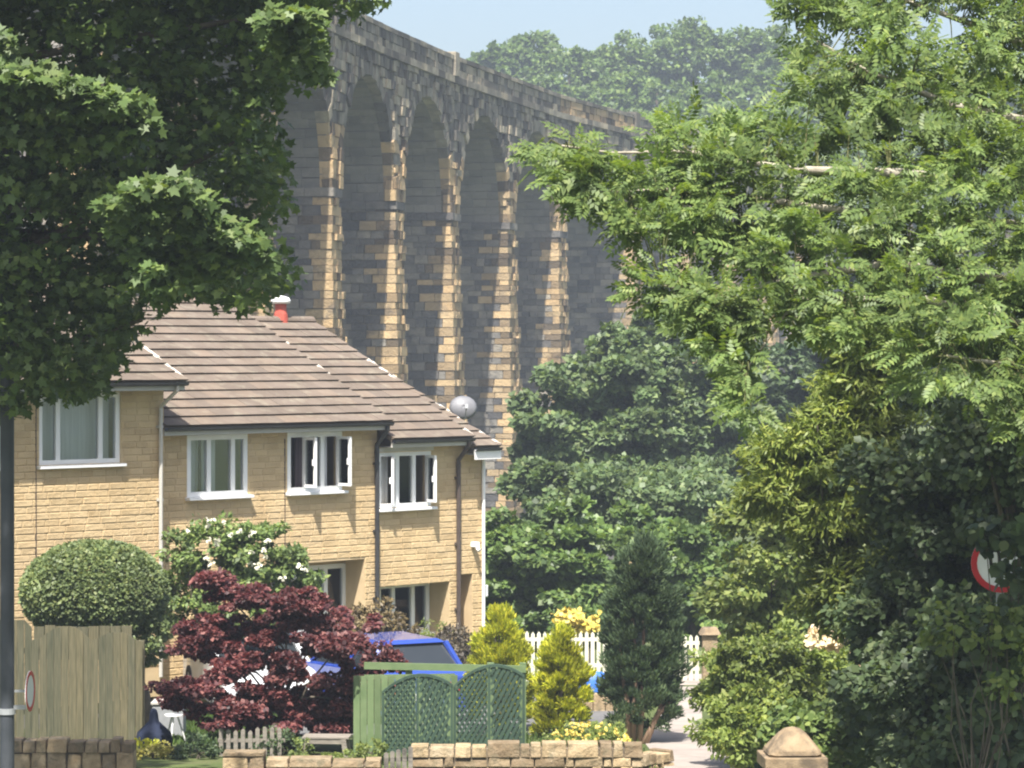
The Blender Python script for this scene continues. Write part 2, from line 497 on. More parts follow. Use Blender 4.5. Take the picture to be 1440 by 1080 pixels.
def leafy(name, label, cat, base, blobs, mat, tmpl, size, trunk=None, group=None, bark='bark', zmin=None, crown='crown',
          up=.55, out=.55, rnd=.5, needle=False, stem='trunk', flat=.7, shell=(.55, 1.0)):
    """a plant: Empty at its base > trunk (with limbs), crown.
    blobs: (centre, (rx, ry, rz), leaves, clumps, clump radius)"""
    base = Vector(base)
    root = empty(name, base)
    tag(root, label, cat, group)
    parts, qs = [], []
    for c, r, n, nc, cr in blobs:
        p, ax, nr, q = clumped(c, r, n, nc, cr, zmin=zmin, up=up, out=out, rnd=rnd, flat=flat, shell=shell)
        if needle:
            ax = _norm(.55*_norm((p-np.asarray(c))/np.asarray(r)) + np.array([0, 0, .65]) + .4*rdir(len(p)))
            nr = _norm(rdir(len(p)) + np.array([0, -.3, .3]))
        parts.append((p, ax, nr)); qs.append(q)
    p, ax, nr = merge(parts)
    s = size*rng.uniform(.6, 1.35, len(p))
    leafmesh(crown, p, ax, nr, s, tmpl, mat, root, base)
    if trunk:
        r0, top = trunk
        mb = MB()
        cz = Vector(blobs[0][0]) - base
        tip = Vector((cz.x*.8, cz.y*.8, top))
        mb.tube([(0, 0, -.15), (cz.x*.1, cz.y*.1, top*.35), (cz.x*.45, cz.y*.45, top*.75), tip], [r0*1.25, r0, r0*.8, r0*.55], 9)
        allq = np.concatenate(qs)
        pick = allq[rng.choice(len(allq), min(14, len(allq)), replace=False)]
        limbs(mb, tip - Vector((0, 0, top*.12)), pick[:9], r0*.45, base)
        limbs(mb, (cz.x*.45, cz.y*.45, top*.75), pick[9:], r0*.4, base)
        mb.build(stem, M[bark], root, smooth=True)
    return root
# ================================================================== SETTING: ground, path, drive
def sheet(name, mat, rows, lift=.008):
    """strip laid on the terrain: rows of (y, xleft, xright)"""
    mb = MB()
    n = 5
    for y, a, b in rows:
        for k in range(n):
            x = a + (b-a)*k/(n-1)
            mb.v.append((x, y, tz(x, y)+lift))
    for i in range(len(rows)-1):
        for k in range(n-1):
            q = i*n+k
            mb.f.append((q, q+1, q+n+1, q+n))
    o = mb.build(name, mat)
    o['kind'] = 'structure'
    return o


gy = sorted(set(TY + list(np.arange(-58, 264, 2.0)) + [39.0, 40.6, 300, 350, 500, 600]))
gx = [-300, -200, -120, -80, -60] + list(np.arange(-48, 0, 2.0)) + [.5, 1.0, 1.3, 1.55, 1.65, 1.75, 1.85, 2.2, 2.6, 3.2, 4.0] + list(np.arange(6, 50, 2.0)) + [60, 80, 120, 200, 300]
gm = MB()
for y in gy:
    for x in gx:
        gm.v.append((x, y, tz(x, y) + (.03*math.sin(x*1.3+y*.7) if y < 36 or y > 62 else 0)))
nx = len(gx)
for i in range(len(gy)-1):
    for k in range(nx-1):
        gm.f.append((i*nx+k, i*nx+k+1, (i+1)*nx+k+1, (i+1)*nx+k))
ground = gm.build('ground', M['ground'], smooth=True)
ground['kind'] = 'structure'

sheet('path', M['path'], [(33, 1.9, 3.2), (35, 1.95, 3.2), (38, 2.15, 3.15), (39.95, 2.1, 3.2), (40.2, 2.1, 3.2), (42, 2.05, 3.2), (44, 2.0, 3.1), (46, 2.15, 3.05), (48, 2.35, 3.15), (51, 2.62, 3.32), (54, 2.95, 3.6), (57, 3.3, 3.95), (60, 3.6, 4.2)])
sheet('driveway', M['drive'], [(45.2, -4.4, 1.2), (46.5, -8.5, 1.4), (48, -9.0, 1.5), (50, -7.4, 1.9), (52, -5.2, 2.1), (54, -1.0, 2.3), (56.5, 1.0, 2.5)])

# ================================================================== VIADUCT
ZS, ZC, ZTOP, T_, WD = CAMZ+6.0, CAMZ+12.15, CAMZ+13.4, 1.5, 8.0
PIERS = [(-11.826, 80.468), (-10.292, 90.957), (-8.797, 101.451), (-7.016, 111.9), (-5.003, 122.307), (-2.828, 132.681), (-.245, 142.962),
         (2.402, 153.226), (6.890, 166.487), (10.670, 176.391), (14.152, 186.402), (17.467, 196.471), (20.497, 206.628), (23.2, 216.9)]
via = empty('railway_viaduct', (PIERS[0][0], PIERS[0][1], tz(*PIERS[0])))
tag(via, 'tall curving stone railway viaduct with many arches behind the houses', 'viaduct')
VB = Vector(via.location)
ub = MB().box(-.5, .5, -.5, .5, -.5, .5)
for i, v in enumerate(ub.v):
    ub.v[i] = tuple(np.array(v)*(1 - .06*((i*37) % 5)/5.))
STONE = ub.mesh('stone', M['stone'])
STONES = ub.mesh('stone', M['stoneshade'])


def unit_piece(name, mesh, lo, hi, parent):
    o = bpy.data.objects.new(name, mesh)
    o.location = [(a+b)/2 for a, b in zip(lo, hi)]
    o.scale = [b-a for a, b in zip(lo, hi)]
    return link(o, parent)


def rough_box(mb, lo, hi, j=.02):
    x0, y0, z0 = lo; x1, y1, z1 = hi
    p = [(x0, y0, z0), (x1, y0, z0), (x1, y1, z0), (x0, y1, z0), (x0, y0, z1), (x1, y0, z1), (x1, y1, z1), (x0, y1, z1)]
    mb.hexa([(a+random.uniform(-j, j), b+random.uniform(-j, j), c+random.uniform(-j*.6, j*.6)) for a, b, c in p])


n_single = 0
for i, (px_, py_) in enumerate(PIERS[:-1]):
    a0 = PIERS[max(i-1, 0)]; a1 = PIERS[i+1]
    ux, uy = a1[0]-a0[0], a1[1]-a0[1]
    phi = math.atan2(uy, ux)
    gz = min(tz(px_, py_), tz(px_+2, py_)) - .5
    if gz < -7: gz = -9.0
    bx_, by_ = .022, .028      # batter of the sides and of the face
    H = ZS - gz
    core = MB().hexa([(-bx_*H+.06, -by_*H+.06, gz), (T_+bx_*H-.06, -by_*H+.06, gz), (T_+bx_*H-.06, WD+by_*H, gz), (-bx_*H+.06, WD+by_*H, gz),
                      (.06, .06, ZS), (T_-.06, .06, ZS), (T_-.06, WD, ZS), (.06, WD, ZS)])
    pier = core.build('pier', M['stonecore'], via)
    pier.location = (px_-VB.x, py_-VB.y, -VB.z)
    pier.rotation_euler = (0, 0, phi)
    rub, shade_mb = MB(), MB()
    single = i in (4, 5, 6)
    z = gz; k = 0
    while z < ZS-.16:
        h = random.uniform(.25, .42)
        z1 = min(z+h, ZS-.13)
        if z1-z < .1: break
        hh = ZS-(z+z1)/2
        xf, yf, xr = -bx_*hh, -by_*hh, T_+bx_*hh
        j = .012
        # quoin, alternately long on the side and on the face
        ql, qf = (random.uniform(.65, .9), random.uniform(.35, .5)) if k % 2 else (random.uniform(.35, .5), random.uniform(.6, .85))
        pr = random.uniform(0, .05)
        lo, hi = (xf-pr, yf-random.uniform(0, .1), z+j), (xf+qf, yf+ql, z1-j)
        vis = z > -2.2
        if single and vis and n_single < 296:
            unit_piece('stone', STONE, lo, hi, pier); n_single += 1
        else:
            rough_box(rub, lo, hi)
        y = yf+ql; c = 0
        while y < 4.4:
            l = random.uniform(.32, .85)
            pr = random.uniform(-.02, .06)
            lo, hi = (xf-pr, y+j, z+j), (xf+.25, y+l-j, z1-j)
            warm = c == 0 and random.random() < .45  # sunlit edge strip painted in yellower stones, the side behind it in shade tone
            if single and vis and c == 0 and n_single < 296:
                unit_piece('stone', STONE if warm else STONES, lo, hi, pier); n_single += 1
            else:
                rough_box(rub if warm else shade_mb, lo, hi)
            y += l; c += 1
        x = xf+qf
        while x < xr-.05:
            l = random.uniform(.3, .75)
            if xr-(x+l) < .2: l = xr-x
            pr = random.uniform(-.02, .16)
            rough_box(rub, (x+j, yf-pr, z+j), (x+l-j, yf+.25, z1-j))
            x += l
        z = z1; k += 1
    tag(rub.build('rubble_facing', M['stone'], pier), kind='stuff')
    tag(shade_mb.build('shade_toned_side_stones', M['stoneshade'], pier), kind='stuff')
    sc_ = MB()
    y = -.16
    while y < WD:
        l = random.uniform(.9, 1.4)
        sc_.box(-.09, .2, y, min(y+l-.015, WD), ZS-.13, ZS+.2)
        y += l
    sc_.box(.215, T_+.09, -.12, .25, ZS-.13, ZS+.2)
    sc_.build('string_course', M['stoneshade'], pier)

for i in range(len(PIERS)-1):
    A, B = Vector((*PIERS[i], 0)), Vector((*PIERS[i+1], 0))
    d = B-A; L = d.length; phi = math.atan2(d.y, d.x)
    r = (L-T_)/2; cx = T_+r
    n = 24
    # semi-elliptic so that the wider arch keeps the same crown level
    rz = 5.15
    am = MB()
    cs = [(cx - r*math.cos(math.pi*k/n), ZS + .2 + (rz-.2)*math.sin(math.pi*k/n)) for k in range(n+1)]
    ye = WD
    for k in range(n):
        (xa, za), (xb, zb) = cs[k], cs[k+1]
        am.quad((xa, .05, za), (xb, .05, zb), (xb, .05, ZC), (xa, .05, ZC))
        am.quad((xb, ye, zb), (xa, ye, za), (xa, ye, ZC), (xb, ye, ZC))
    am.quad((0, .05, ZS+.2), (T_, .05, ZS+.2), (T_, .05, ZC), (0, .05, ZC))
    am.quad((T_, ye, ZS+.2), (0, ye, ZS+.2), (0, ye, ZC), (T_, ye, ZC))
    am.quad((0, .05, ZC-.01), (L, .05, ZC-.01), (L, ye, ZC-.01), (0, ye, ZC-.01))
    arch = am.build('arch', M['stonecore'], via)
    arch.location = (A.x-VB.x, A.y-VB.y, -VB.z)
    arch.rotation_euler = (0, 0, phi)
    sf = MB()
    # soffit laid in stone courses, each a little proud or recessed
    ns = 40
    for k in range(ns):
        t0, t1 = math.pi*(k+.03)/ns, math.pi*(k+.97)/ns
        e = random.uniform(0, .025)
        p0 = (cx-(r-e)*math.cos(t0), ZS+.2+(rz-.2-e)*math.sin(t0)); p1 = (cx-(r-e)*math.cos(t1), ZS+.2+(rz-.2-e)*math.sin(t1))
        q0 = (cx-(r+.3)*math.cos(t0), ZS+.2+(rz+.1)*math.sin(t0)); q1 = (cx-(r+.3)*math.cos(t1), ZS+.2+(rz+.1)*math.sin(t1))
        yy = .06
        while yy < ye-.06:
            y2 = min(yy+random.uniform(.5, 1.1), ye-.05)
            g_, e2 = .012, random.uniform(-.012, .012)
            f0, f1 = (p0[0], p0[1]-e2), (p1[0], p1[1]-e2)
            sf.hexa([(f0[0], yy, f0[1]), (f1[0], yy, f1[1]), (f1[0], y2-g_, f1[1]), (f0[0], y2-g_, f0[1]),
                     (q0[0], yy, q0[1]), (q1[0], yy, q1[1]), (q1[0], y2-g_, q1[1]), (q0[0], y2-g_, q0[1])])
            yy = y2
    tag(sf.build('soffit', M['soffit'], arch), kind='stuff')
    vs, vw = MB(), MB()
    nv = 30
    for k in range(nv):
        t0, t1 = math.pi*(k+.04)/nv, math.pi*(k+.96)/nv
        pr = random.uniform(.02, .16); w = random.uniform(.42, .62)
        c = [(cx-(r+o_)*math.cos(t), ZS+.2+(rz-.2+o_)*math.sin(t)) for t, o_ in ((t0, -.03), (t1, -.03), (t1, w), (t0, w))]
        (vw if min(k, nv-1-k) < 5 else vs).hexa([(c[0][0], -pr, c[0][1]), (c[1][0], -pr, c[1][1]), (c[1][0], .4, c[1][1]), (c[0][0], .4, c[0][1]),
                 (c[3][0], -pr, c[3][1]), (c[2][0], -pr, c[2][1]), (c[2][0], .4, c[2][1]), (c[3][0], .4, c[3][1])])
    tag(vs.build('voussoirs', M['stonedark'], arch), kind='stuff')
    tag(vw.build('springer_stones', M['stone'], arch), kind='stuff')  # lowest blocks in the warm tone: the sunlit strip carried up as colour
    sp, sw = MB(), MB()
    z = ZS+.2
    while z < ZC-.05:
        h = random.uniform(.3, .52); z1 = min(z+h, ZC)
        zm = z1-(z1-z)*.3
        x = -.05+random.uniform(-.2, 0)
        while x < L-.1:
            l = random.uniform(.32, .8)
            xm = x+l/2
            if xm > 0 and xm < L and (((xm-cx)/(r+.55))**2 + ((zm-ZS-.2)/(rz+.35))**2 > 1.0):
                rough_box(sw if z < ZS+1.9+random.uniform(-.6, .6) else sp, (x+.012, -random.uniform(-.02, .19), z+.012), (x+l-.012, .3, z1-.012), .025)
            x += l
        z = z1
    tag(sp.build('spandrel_rubble', M['stonedark'], arch), kind='stuff')
    tag(sw.build('haunch_rubble', M['stone'], arch), kind='stuff')  # warm tone low on the spandrel also paints the sunlit strip further up
    # cornice, parapet and coping
    co, pa, cp = MB(), MB(), MB()
    x = 0
    while x < L:
        l = min(random.uniform(.9, 1.5), L-x)
        co.box(x+.006, x+l-.006, -.22-random.uniform(0, .03), .5, ZC, ZC+.3)
        cp.box(x+.006, x+l-.006, -.2-random.uniform(0, .03), .4, ZTOP-.2, ZTOP+random.uniform(-.015, .015))
        x += l
    co.build('cornice', M['stonedark'], arch)
    cp.build('coping', M['stonedark'], arch)
    for z, z1 in ((ZC+.3, ZC+.66), (ZC+.66, ZTOP-.2)):
        x = 0
        while x < L:
            l = min(random.uniform(.4, .9), L-x)
            rough_box(pa, (x+.01, -.1-random.uniform(0, .09), z+.01), (x+l-.01, .3, z1-.01), .012)
            x += l
    tag(pa.build('parapet_stones', M['stonedark'] if i != 7 else M['stone'], arch), kind='stuff')
    bk = MB().box(0, L, WD-.5, WD, ZC, ZTOP)
    bk.box(0, L, .5, WD-.5, ZC, ZC+.2)
    bk.build('track_bed', M['stonecore'], arch)
    if i in (3, 5, 8):
        MB().box(-.1, .6, -.3, .45, ZC+.3, ZTOP+.16).build('pilaster', M['stonedark'], arch, bevel=.03)

# ================================================================== HOUSES
TH = R(46)
CU, SU = math.cos(TH), math.sin(TH)
HO = Vector((-2.606, 56.0, 0))


def S(px, q=0.0):
    """distance along the terrace of the wall point seen at pixel column px, on the plane q metres out from the facade"""
    k = (px-720)/F
    ox, oy = HO.x+q*SU, HO.y-q*CU
    return (k*oy-ox)/(CU-k*SU)


class House:
    def __init__(s, label, s0, s1, q, zg, eave, run, rise, over):
        """local frame: x along the terrace from s0, y into the house, z up"""
        s.s0, s.w, s.q, s.zg = s0, s1-s0, q, zg
        o = HO + Vector((CU, SU, 0))*s0 + Vector((SU, -CU, 0))*q
        s.root = empty('terraced_house', (o.x, o.y, zg), TH)
        tag(s.root, label, 'house', 'terraced houses stepping downhill')
        s.eave, s.run, s.rise, s.over = eave-zg, run, rise, over
        s.bricks = 0
        s.single, s.rest = [], []

    def Z(s, z): return z - s.zg
    def X(s, px, q=None): return S(px, s.q if q is None else q) - s.s0


def cells(mb, x0, x1, z0, z1, y0, y1, openings):
    xs = sorted({x0, x1, *[min(max(v, x0), x1) for o in openings for v in o[:2]]})
    zs = sorted({z0, z1, *[min(max(v, z0), z1) for o in openings for v in o[2:4]]})
    for a, b in zip(xs[:-1], xs[1:]):
        for c, d in zip(zs[:-1], zs[1:]):
            xm, zm = (a+b)/2, (c+d)/2
            if b-a < 1e-5 or d-c < 1e-5: continue
            if any(o[0] < xm < o[1] and o[2] < zm < o[3] for o in openings): continue
            mb.box(a, b, y0, y1, c, d)


BRICKM = {}


def brick_mesh(l, h):
    key = round(l, 2)
    if key not in BRICKM:
        mb = MB()
        x, z = l/2, h/2
        # rock-faced block: chamfered face, slightly bulging
        mb.v = [(-x, .03, -z), (x, .03, -z), (x, .03, z), (-x, .03, z),
                (-x, 0, -z), (x, 0, -z), (x, 0, z), (-x, 0, z),
                (-x+.014, -.007, -z+.014), (x-.014, -.010, -z+.014), (x-.014, -.005, z-.014), (-x+.014, -.008, z-.014)]
        mb.f = [(8, 9, 10, 11)] + [(4+k, 4+(k+1) % 4, 8+(k+1) % 4, 8+k) for k in range(4)] + [(k, (k+1) % 4, 4+(k+1) % 4, 4+k) for k in range(4)]
        BRICKM[key] = mb.mesh('brick', M['brick'])
    return BRICKM[key]


def brickwork(h, wall, x0, x1, z0, z1, openings, y=0.0, limit=298, course=.118):
    """lay blocks course by course on the front plane y of a wall; the highest ones (those in view) as single pieces"""
    lays = []
    n = int((z1-z0)/course)
    for k in range(n):
        za = z1-(k+1)*course
        zm = za+course/2
        x = x0 - random.uniform(0, .3)
        while x < x1:
            l = random.choice((.24, .30, .36, .42))
            a, b = max(x, x0), min(x+l, x1)
            x += l
            segs = [(a, b)]
            for o in openings:
                if o[2]-.02 < zm < o[3]+.02:
                    ns = []
                    for p, q in segs:
                        if q <= o[0] or p >= o[1]: ns.append((p, q)); continue
                        if p < o[0]: ns.append((p, o[0]))
                        if q > o[1]: ns.append((o[1], q))
                    segs = ns
            for p, q in segs:
                if q-p > .05: lays.append((p, q, zm))
    rest = MB()
    for p, q, zm in lays:
        l, hh = q-p-.009, course-.009
        pr = random.uniform(0, .007)
        if h.bricks < limit:
            o = bpy.data.objects.new('brick', brick_mesh(l, hh))
            key = round(l, 2)
            o.scale = (l/key, 1, 1)
            o.location = ((p+q)/2, y-pr, zm)
            link(o, wall); h.bricks += 1
        else:
            m = brick_mesh(l, hh); b = len(rest.v)
            rest.v += [(v.co.x+(p+q)/2, v.co.y+y-pr, v.co.z+zm) for v in m.vertices]
            rest.f += [tuple(b+i for i in f.vertices) for f in m.polygons]
    if rest.f:
        tag(rest.build('brickwork', M['brick'], wall), kind='stuff')


def window(h, x0, x1, z0, z1, y, divs, curt=(), opened=(), frame='upvc', sill=True, transoms=()):
    """frame with mullions > pane, casement, sill, curtain. divs: fractions of the mullions; opened: (light, hinge side, angle)"""
    fr = MB()
    w = .09
    y0, y1 = y-.02, y+.06
    fr.box(x0, x1, y0, y1, z0, z0+w).box(x0, x1, y0, y1, z1-w, z1)
    fr.box(x0, x0+w, y0, y1, z0+w, z1-w).box(x1-w, x1, y0, y1, z0+w, z1-w)
    xs = [x0+w*.5] + [x0+(x1-x0)*f for f in divs] + [x1-w*.5]
    for x in xs[1:-1]:
        fr.box(x-w*.5, x+w*.5, y0, y1, z0+w, z1-w)
    win = fr.build('window', M[frame], h.root)
    ops = {o[0]: o for o in opened}
    for k in range(len(xs)-1):
        a, b = xs[k]+w*.5, xs[k+1]-w*.5
        if k in ops:
            _, side, ang = ops[k]
            wd, c = b-a, .05
            cm, gm_ = MB(), MB()
            for bb in ((0, wd, -.02, .03, z0+w, z0+w+c), (0, wd, -.02, .03, z1-w-c, z1-w), (0, c, -.02, .03, z0+w+c, z1-w-c), (wd-c, wd, -.02, .03, z0+w+c, z1-w-c)):
                cm.box(*bb)
            cm.box(wd-.04, wd-.01, .03, .07, (z0+z1)/2-.06, (z0+z1)/2+.06)
            gm_.box(c-.002, wd-c+.002, 0, .012, z0+w+c, z1-w-c)
            for mb, nm, mt in ((cm, 'casement', M[frame]), (gm_, 'pane', M['glass'])):
                ca, sa = math.cos(ang), math.sin(ang)
                if side == 'R':
                    mb.v = [(b - (vx*ca - vy*sa), y0 - (vx*sa + vy*ca)+.02, vz) for vx, vy, vz in [(v[0], -v[1], v[2]) for v in mb.v]]
                    mb.f = [f[::-1] for f in mb.f]
                else:
                    mb.v = [(a + vx*ca + vy*sa, y0 - vx*sa + vy*ca, vz) for vx, vy, vz in mb.v]
                mb.build(nm, mt, win)
        else:
            MB().box(a-.004, b+.004, y+.015, y+.027, z0+w, z1-w).build('pane', M['glass'], win)
    if sill:
        MB().box(x0-.05, x1+.05, y-.16, y+.05, z0-.055, z0-.001).build('sill', M[frame], win, bevel=.008)
    for a, b, mt in curt:
        cm = MB()
        xa, xb = x0+(x1-x0)*a, x0+(x1-x0)*b
        nf = max(4, int((xb-xa)/.045))
        for k in range(nf+1):
            xx = xa+(xb-xa)*k/nf
            yy = y+.22+(.035 if k % 2 else -.02)
            cm.v += [(xx, yy, z0-.1), (xx, yy, z1)]
        for k in range(nf):
            cm.f.append((2*k, 2*k+2, 2*k+3, 2*k+1))
        cm.build('curtain', M[mt], win, smooth=True)
    return win


TILE = MB()
TILE.v = [(-.2, .0, .0), (.2, .0, .0), (.2, .42, 0), (-.2, .42, 0), (-.2, -.05, .06), (.2, -.05, .06), (.2, .42, .012), (-.2, .42, .012)]
TILE.f = [(0, 3, 2, 1), (4, 5, 6, 7), (0, 1, 5, 4), (1, 2, 6, 5), (2, 3, 7, 6), (3, 0, 4, 7)]
TILEM = TILE.mesh('tile', M['tile'])


def roof(h, x0, x1, gauge=.345, verge_l=False, verge_r=True, back=True, vp=1.0):
    """boarded roof > tile, ridge_tile, gutter, fascia, verge_mortar"""
    pitch = math.atan2(h.rise, h.run+h.over)
    ev, rg = (-h.over, h.eave), (h.run, h.eave+h.rise)
    rf = MB()
    t = .06
    rf.hexa([(x0, ev[0], ev[1]-t), (x1, ev[0], ev[1]-t), (x1, rg[0], rg[1]-t), (x0, rg[0], rg[1]-t),
             (x0, ev[0], ev[1]-.005), (x1, ev[0], ev[1]-.005), (x1, rg[0], rg[1]-.005), (x0, rg[0], rg[1]-.005)])
    if back:
        yb = 2*h.run+h.over
        rf.hexa([(x0, rg[0]+.002, rg[1]-t), (x1, rg[0]+.002, rg[1]-t), (x1, yb, ev[1]-t), (x0, yb, ev[1]-t),
                 (x0, rg[0]+.002, rg[1]+.03), (x1, rg[0]+.002, rg[1]+.03), (x1, yb, ev[1]), (x0, yb, ev[1])])
    ro = rf.build('roof', M['tile'], h.root)
    L = math.hypot(h.run+h.over, h.rise)
    nrow = int(L/gauge)+1
    c, s_ = math.cos(pitch), math.sin(pitch)
    for k in range(nrow):
        u = k*gauge - .03
        if u > L-.1: break
        y, z = ev[0]+u*c, ev[1]+u*s_
        x = x0+.2 - (.2 if k % 2 else 0)
        while x < x1+.19:
            a, b = max(x-.2, x0), min(x+.2, x1)
            x += .403
            if b-a < .06: continue
            o = bpy.data.objects.new('tile', TILEM)
            o.location = ((a+b)/2, y, z+random.uniform(0, .006))
            o.scale = ((b-a)/.4, min(1, (L-u)/.40), 1)
            o.rotation_euler = (pitch+random.uniform(-.004, .004), random.uniform(-.004, .004), random.uniform(-.004, .004))
            link(o, ro)
    x = x0
    while x < x1-.05:
        b = min(x+.45, x1)
        rm = MB()
        for xx in (x+.004, b-.004):
            for q in range(7):
                an = math.pi*q/6
                rm.v.append((xx, rg[0]-.12*math.cos(an), rg[1]-.01+.1*math.sin(an)))
        rm.f = [(q, q+1, q+8, q+7) for q in range(6)] + [(6, 5, 4, 3, 2, 1, 0), (7, 8, 9, 10, 11, 12, 13)]
        rm.build('ridge_tile', M['tile'], ro)
        x = b
    gt = MB()
    for xx in (x0+.01, x1-.01):
        for q in range(7):
            an = math.pi*q/6
            gt.v.append((xx, ev[0]-.055-.055*math.cos(an), ev[1]-.03-.065*math.sin(an)))
        for q in range(7):
            an = math.pi*(6-q)/6
            gt.v.append((xx, ev[0]-.055-.046*math.cos(an), ev[1]-.03-.055*math.sin(an)))
    gt.f = [(q, (q+1) % 14, 14+(q+1) % 14, 14+q) for q in range(14)] + [tuple(range(13, -1, -1)), tuple(range(14, 28))]
    gt.build('gutter', M['blackpipe'], ro)
    MB().box(x0+.02, x1-.02, ev[0]+.004, ev[0]+.03, ev[1]-.17, ev[1]-.065).build('fascia', M['cream'], ro)
    MB().box(x0+.02, x1-.02, ev[0]+.034, .02, ev[1]-.168, ev[1]-.15).build('soffit', M['cream'], ro)
    for on, xx, sg in ((verge_l, x0, -1), (verge_r, x1, 1)):
        if not on: continue
        u = .0
        while u < L-.1:
            l = random.uniform(.16, .42); b = min(u+l*.93, L)
            if random.random() > vp: u += l; continue
            w0, w1 = random.uniform(.02, .06), random.uniform(.02, .05)
            up = random.uniform(.028, .05)
            p = lambda uu, off, dz: (xx+off*sg, ev[0]+uu*c, ev[1]+uu*s_+dz)
            q = [p(u, -w0, -.02), p(u, w1, -.02), p(b, w1, -.02), p(b, -w0, -.02), p(u, -w0, up), p(u, w1, up), p(b, w1, up), p(b, -w0, up)]
            MB().hexa(q if sg > 0 else [q[1], q[0], q[3], q[2], q[5], q[4], q[7], q[6]]).build('verge_mortar', M['mortarwhite'], ro)
            u += l
    return ro


def shell(h, x0, x1, ztop, openings, recesses=(), gable=None):
    """wall > brick: front with openings, back, two gables; recess: (x0, x1, ztop, depth, inner openings)"""
    w = MB()
    D = 2*h.run
    fo = list(openings) + [(r_[0], r_[1], -.3, r_[2]) for r_ in recesses]
    cells(w, x0, x1, -.3, ztop, 0, .24, fo)
    for (a, b, zt, dep, inner) in recesses:
        cells(w, a-.2, b+.2, -.3, zt+.1, dep, dep+.2, inner)
        w.box(a, b, .242, dep+.2, zt+.102, zt+.25)
        for xx in (a, b):
            w.box(*((xx-.2, xx) if xx == a else (xx, xx+.2)), .242, dep-.002, -.3, zt+.1)
    zr = h.eave+h.rise-.07
    ze = h.eave + h.rise*h.over/(h.run+h.over) - .08
    gx_ = gable or x1
    for a, b in ((x0, x0+.2), (gx_-.2, gx_)):
        w.prism([(0.25, -.3), (D, -.3), (D, ze), (h.run, zr), (0.25, ze+.25*h.rise/h.run)], 0, 1, lambda q, t, z: (a+(b-a)*t, q, z))
    if gable:
        w.prism([(0.25, -.3), (D, -.3), (D, ze-.2), (h.run, zr-.6), (0.25, ze-.2)], 0, 1, lambda q, t, z: (x1-.2+.2*t, q, z))
    w.box(x0+.2, x1-.2, D-.2, D, -.3, ze-.2)
    wall = w.build('wall', M['mortar'], h.root)
    inn = MB().box(x0+.21, gx_-.21, 2.6, 2.7, -.2, ze).box(x0+.21, gx_-.21, .8, 2.58, h.Z(openings[0][2]+h.zg)-1.0, h.Z(openings[0][2]+h.zg)-.85)
    inn.build('room_partition', M['interior'], h.root)
    brickwork(h, wall, x0, x1, .2, ztop, fo)
    return wall


def downpipe(h, x, ztop, zbot, mat='brownpipe', r=.04, y=-.07, swan=True):
    mb = MB()
    pts = ([(x, -h.over-.05, ztop+.02), (x, -h.over-.03, ztop-.12), (x, y, ztop-.42)] if swan else []) + [(x, y, ztop-.5), (x, y, zbot)]
    mb.tube(pts, r, 8)
    z = ztop-.8
    while z > zbot+.2:
        mb.box(x-r-.015, x+r+.015, y-.01, 0, z, z+.05); z -= 1.3
    mb.build('drainpipe', M[mat], h.root, smooth=False)


RUN, RISE = 4.4, 2.32
# --- left house, a little forward and a step higher
hA = House('left terraced house standing forward, mostly hidden by the dark tree', -12.0, -5.5, .285, -.3, 5.03, RUN, RISE, .50)
ax0, ax1, az0, az1 = hA.X(55), hA.X(170), hA.Z(3.58), hA.Z(4.83)
a2 = hA.X(2)
shell(hA, 0, hA.w, hA.Z(5.03)-.02, [(ax0, ax1, az0, az1), (a2-1.6, a2, az0, az1)])
window(hA, ax0, ax1, az0, az1, .05, (.24, .76), ((.02, .98, 'curtain'),), frame='upvc')
window(hA, a2-1.6, a2, az0, az1, .05, (.25, .75), ((.0, 1, 'curtain'),))
roof(hA, -.1, hA.w+.1, verge_r=True)
downpipe(hA, hA.w-.12, hA.eave-.05, .05, 'cream', .035)
MB().box(hA.X(50)-.006, hA.X(50)+.006, -.021, -.0005, .2, hA.eave-.3).build('movement_joint', M['brownpipe'], hA.root)

# --- middle house with two upper windows
hB = House('middle terraced house with two white upper windows, one with casements open', -5.5, 0.0, 0.0, -.75, 4.21, RUN, RISE, .33)
b0, b1, b2, b3 = hB.X(263), hB.X(348), hB.X(404), hB.X(481)
bz0, bz1 = hB.Z(2.90), hB.Z(4.02)
rB = (hB.X(436)-1.1, hB.X(513), hB.Z(1.56), .56, [(hB.X(486, -.56)-1.9, hB.X(486, -.56), hB.Z(.15), hB.Z(1.45))])
shell(hB, 0, hB.w, hB.Z(4.21)-.02, [(b0, b1, bz0, bz1), (b2, b3, bz0, bz1)], [rB])
window(hB, b0, b1, bz0, bz1, .02, (.36, .76), ((.16, .30, 'curtain'), (.33, .62, 'curtain'), (.28, .36, 'curtaindark')))
window(hB, b2, b3, bz0, bz1, .02, (.35, .64), ((.28, .62, 'curtaindark'), (.72, .9, 'curtain'), (.10, .2, 'curtain')), opened=((0, 'R', R(88)), (2, 'R', R(90))))
o_ = rB[4][0]
window(hB, *o_, .56, (.3, .72), ((.75, 1, 'curtaindark'),))
roof(hB, -.03, hB.w+.06, verge_l=True, verge_r=True, vp=.12)
MB().box(hB.X(400)-.006, hB.X(400)+.006, -.021, -.0005, .2, hB.eave-.3).build('movement_joint', M['brownpipe'], hB.root)
downpipe(hB, hB.w-.06, hB.eave-.05, .02, 'blackpipe', .045)
MB().box(b0-.03, b1+.03, -.05, -.001, bz1+.002, bz1+.08).build('window_head', M['cream'], hB.root)
MB().box(b2-.03, b3+.03, -.05, -.001, bz1+.002, bz1+.08).build('window_head', M['cream'], hB.root)

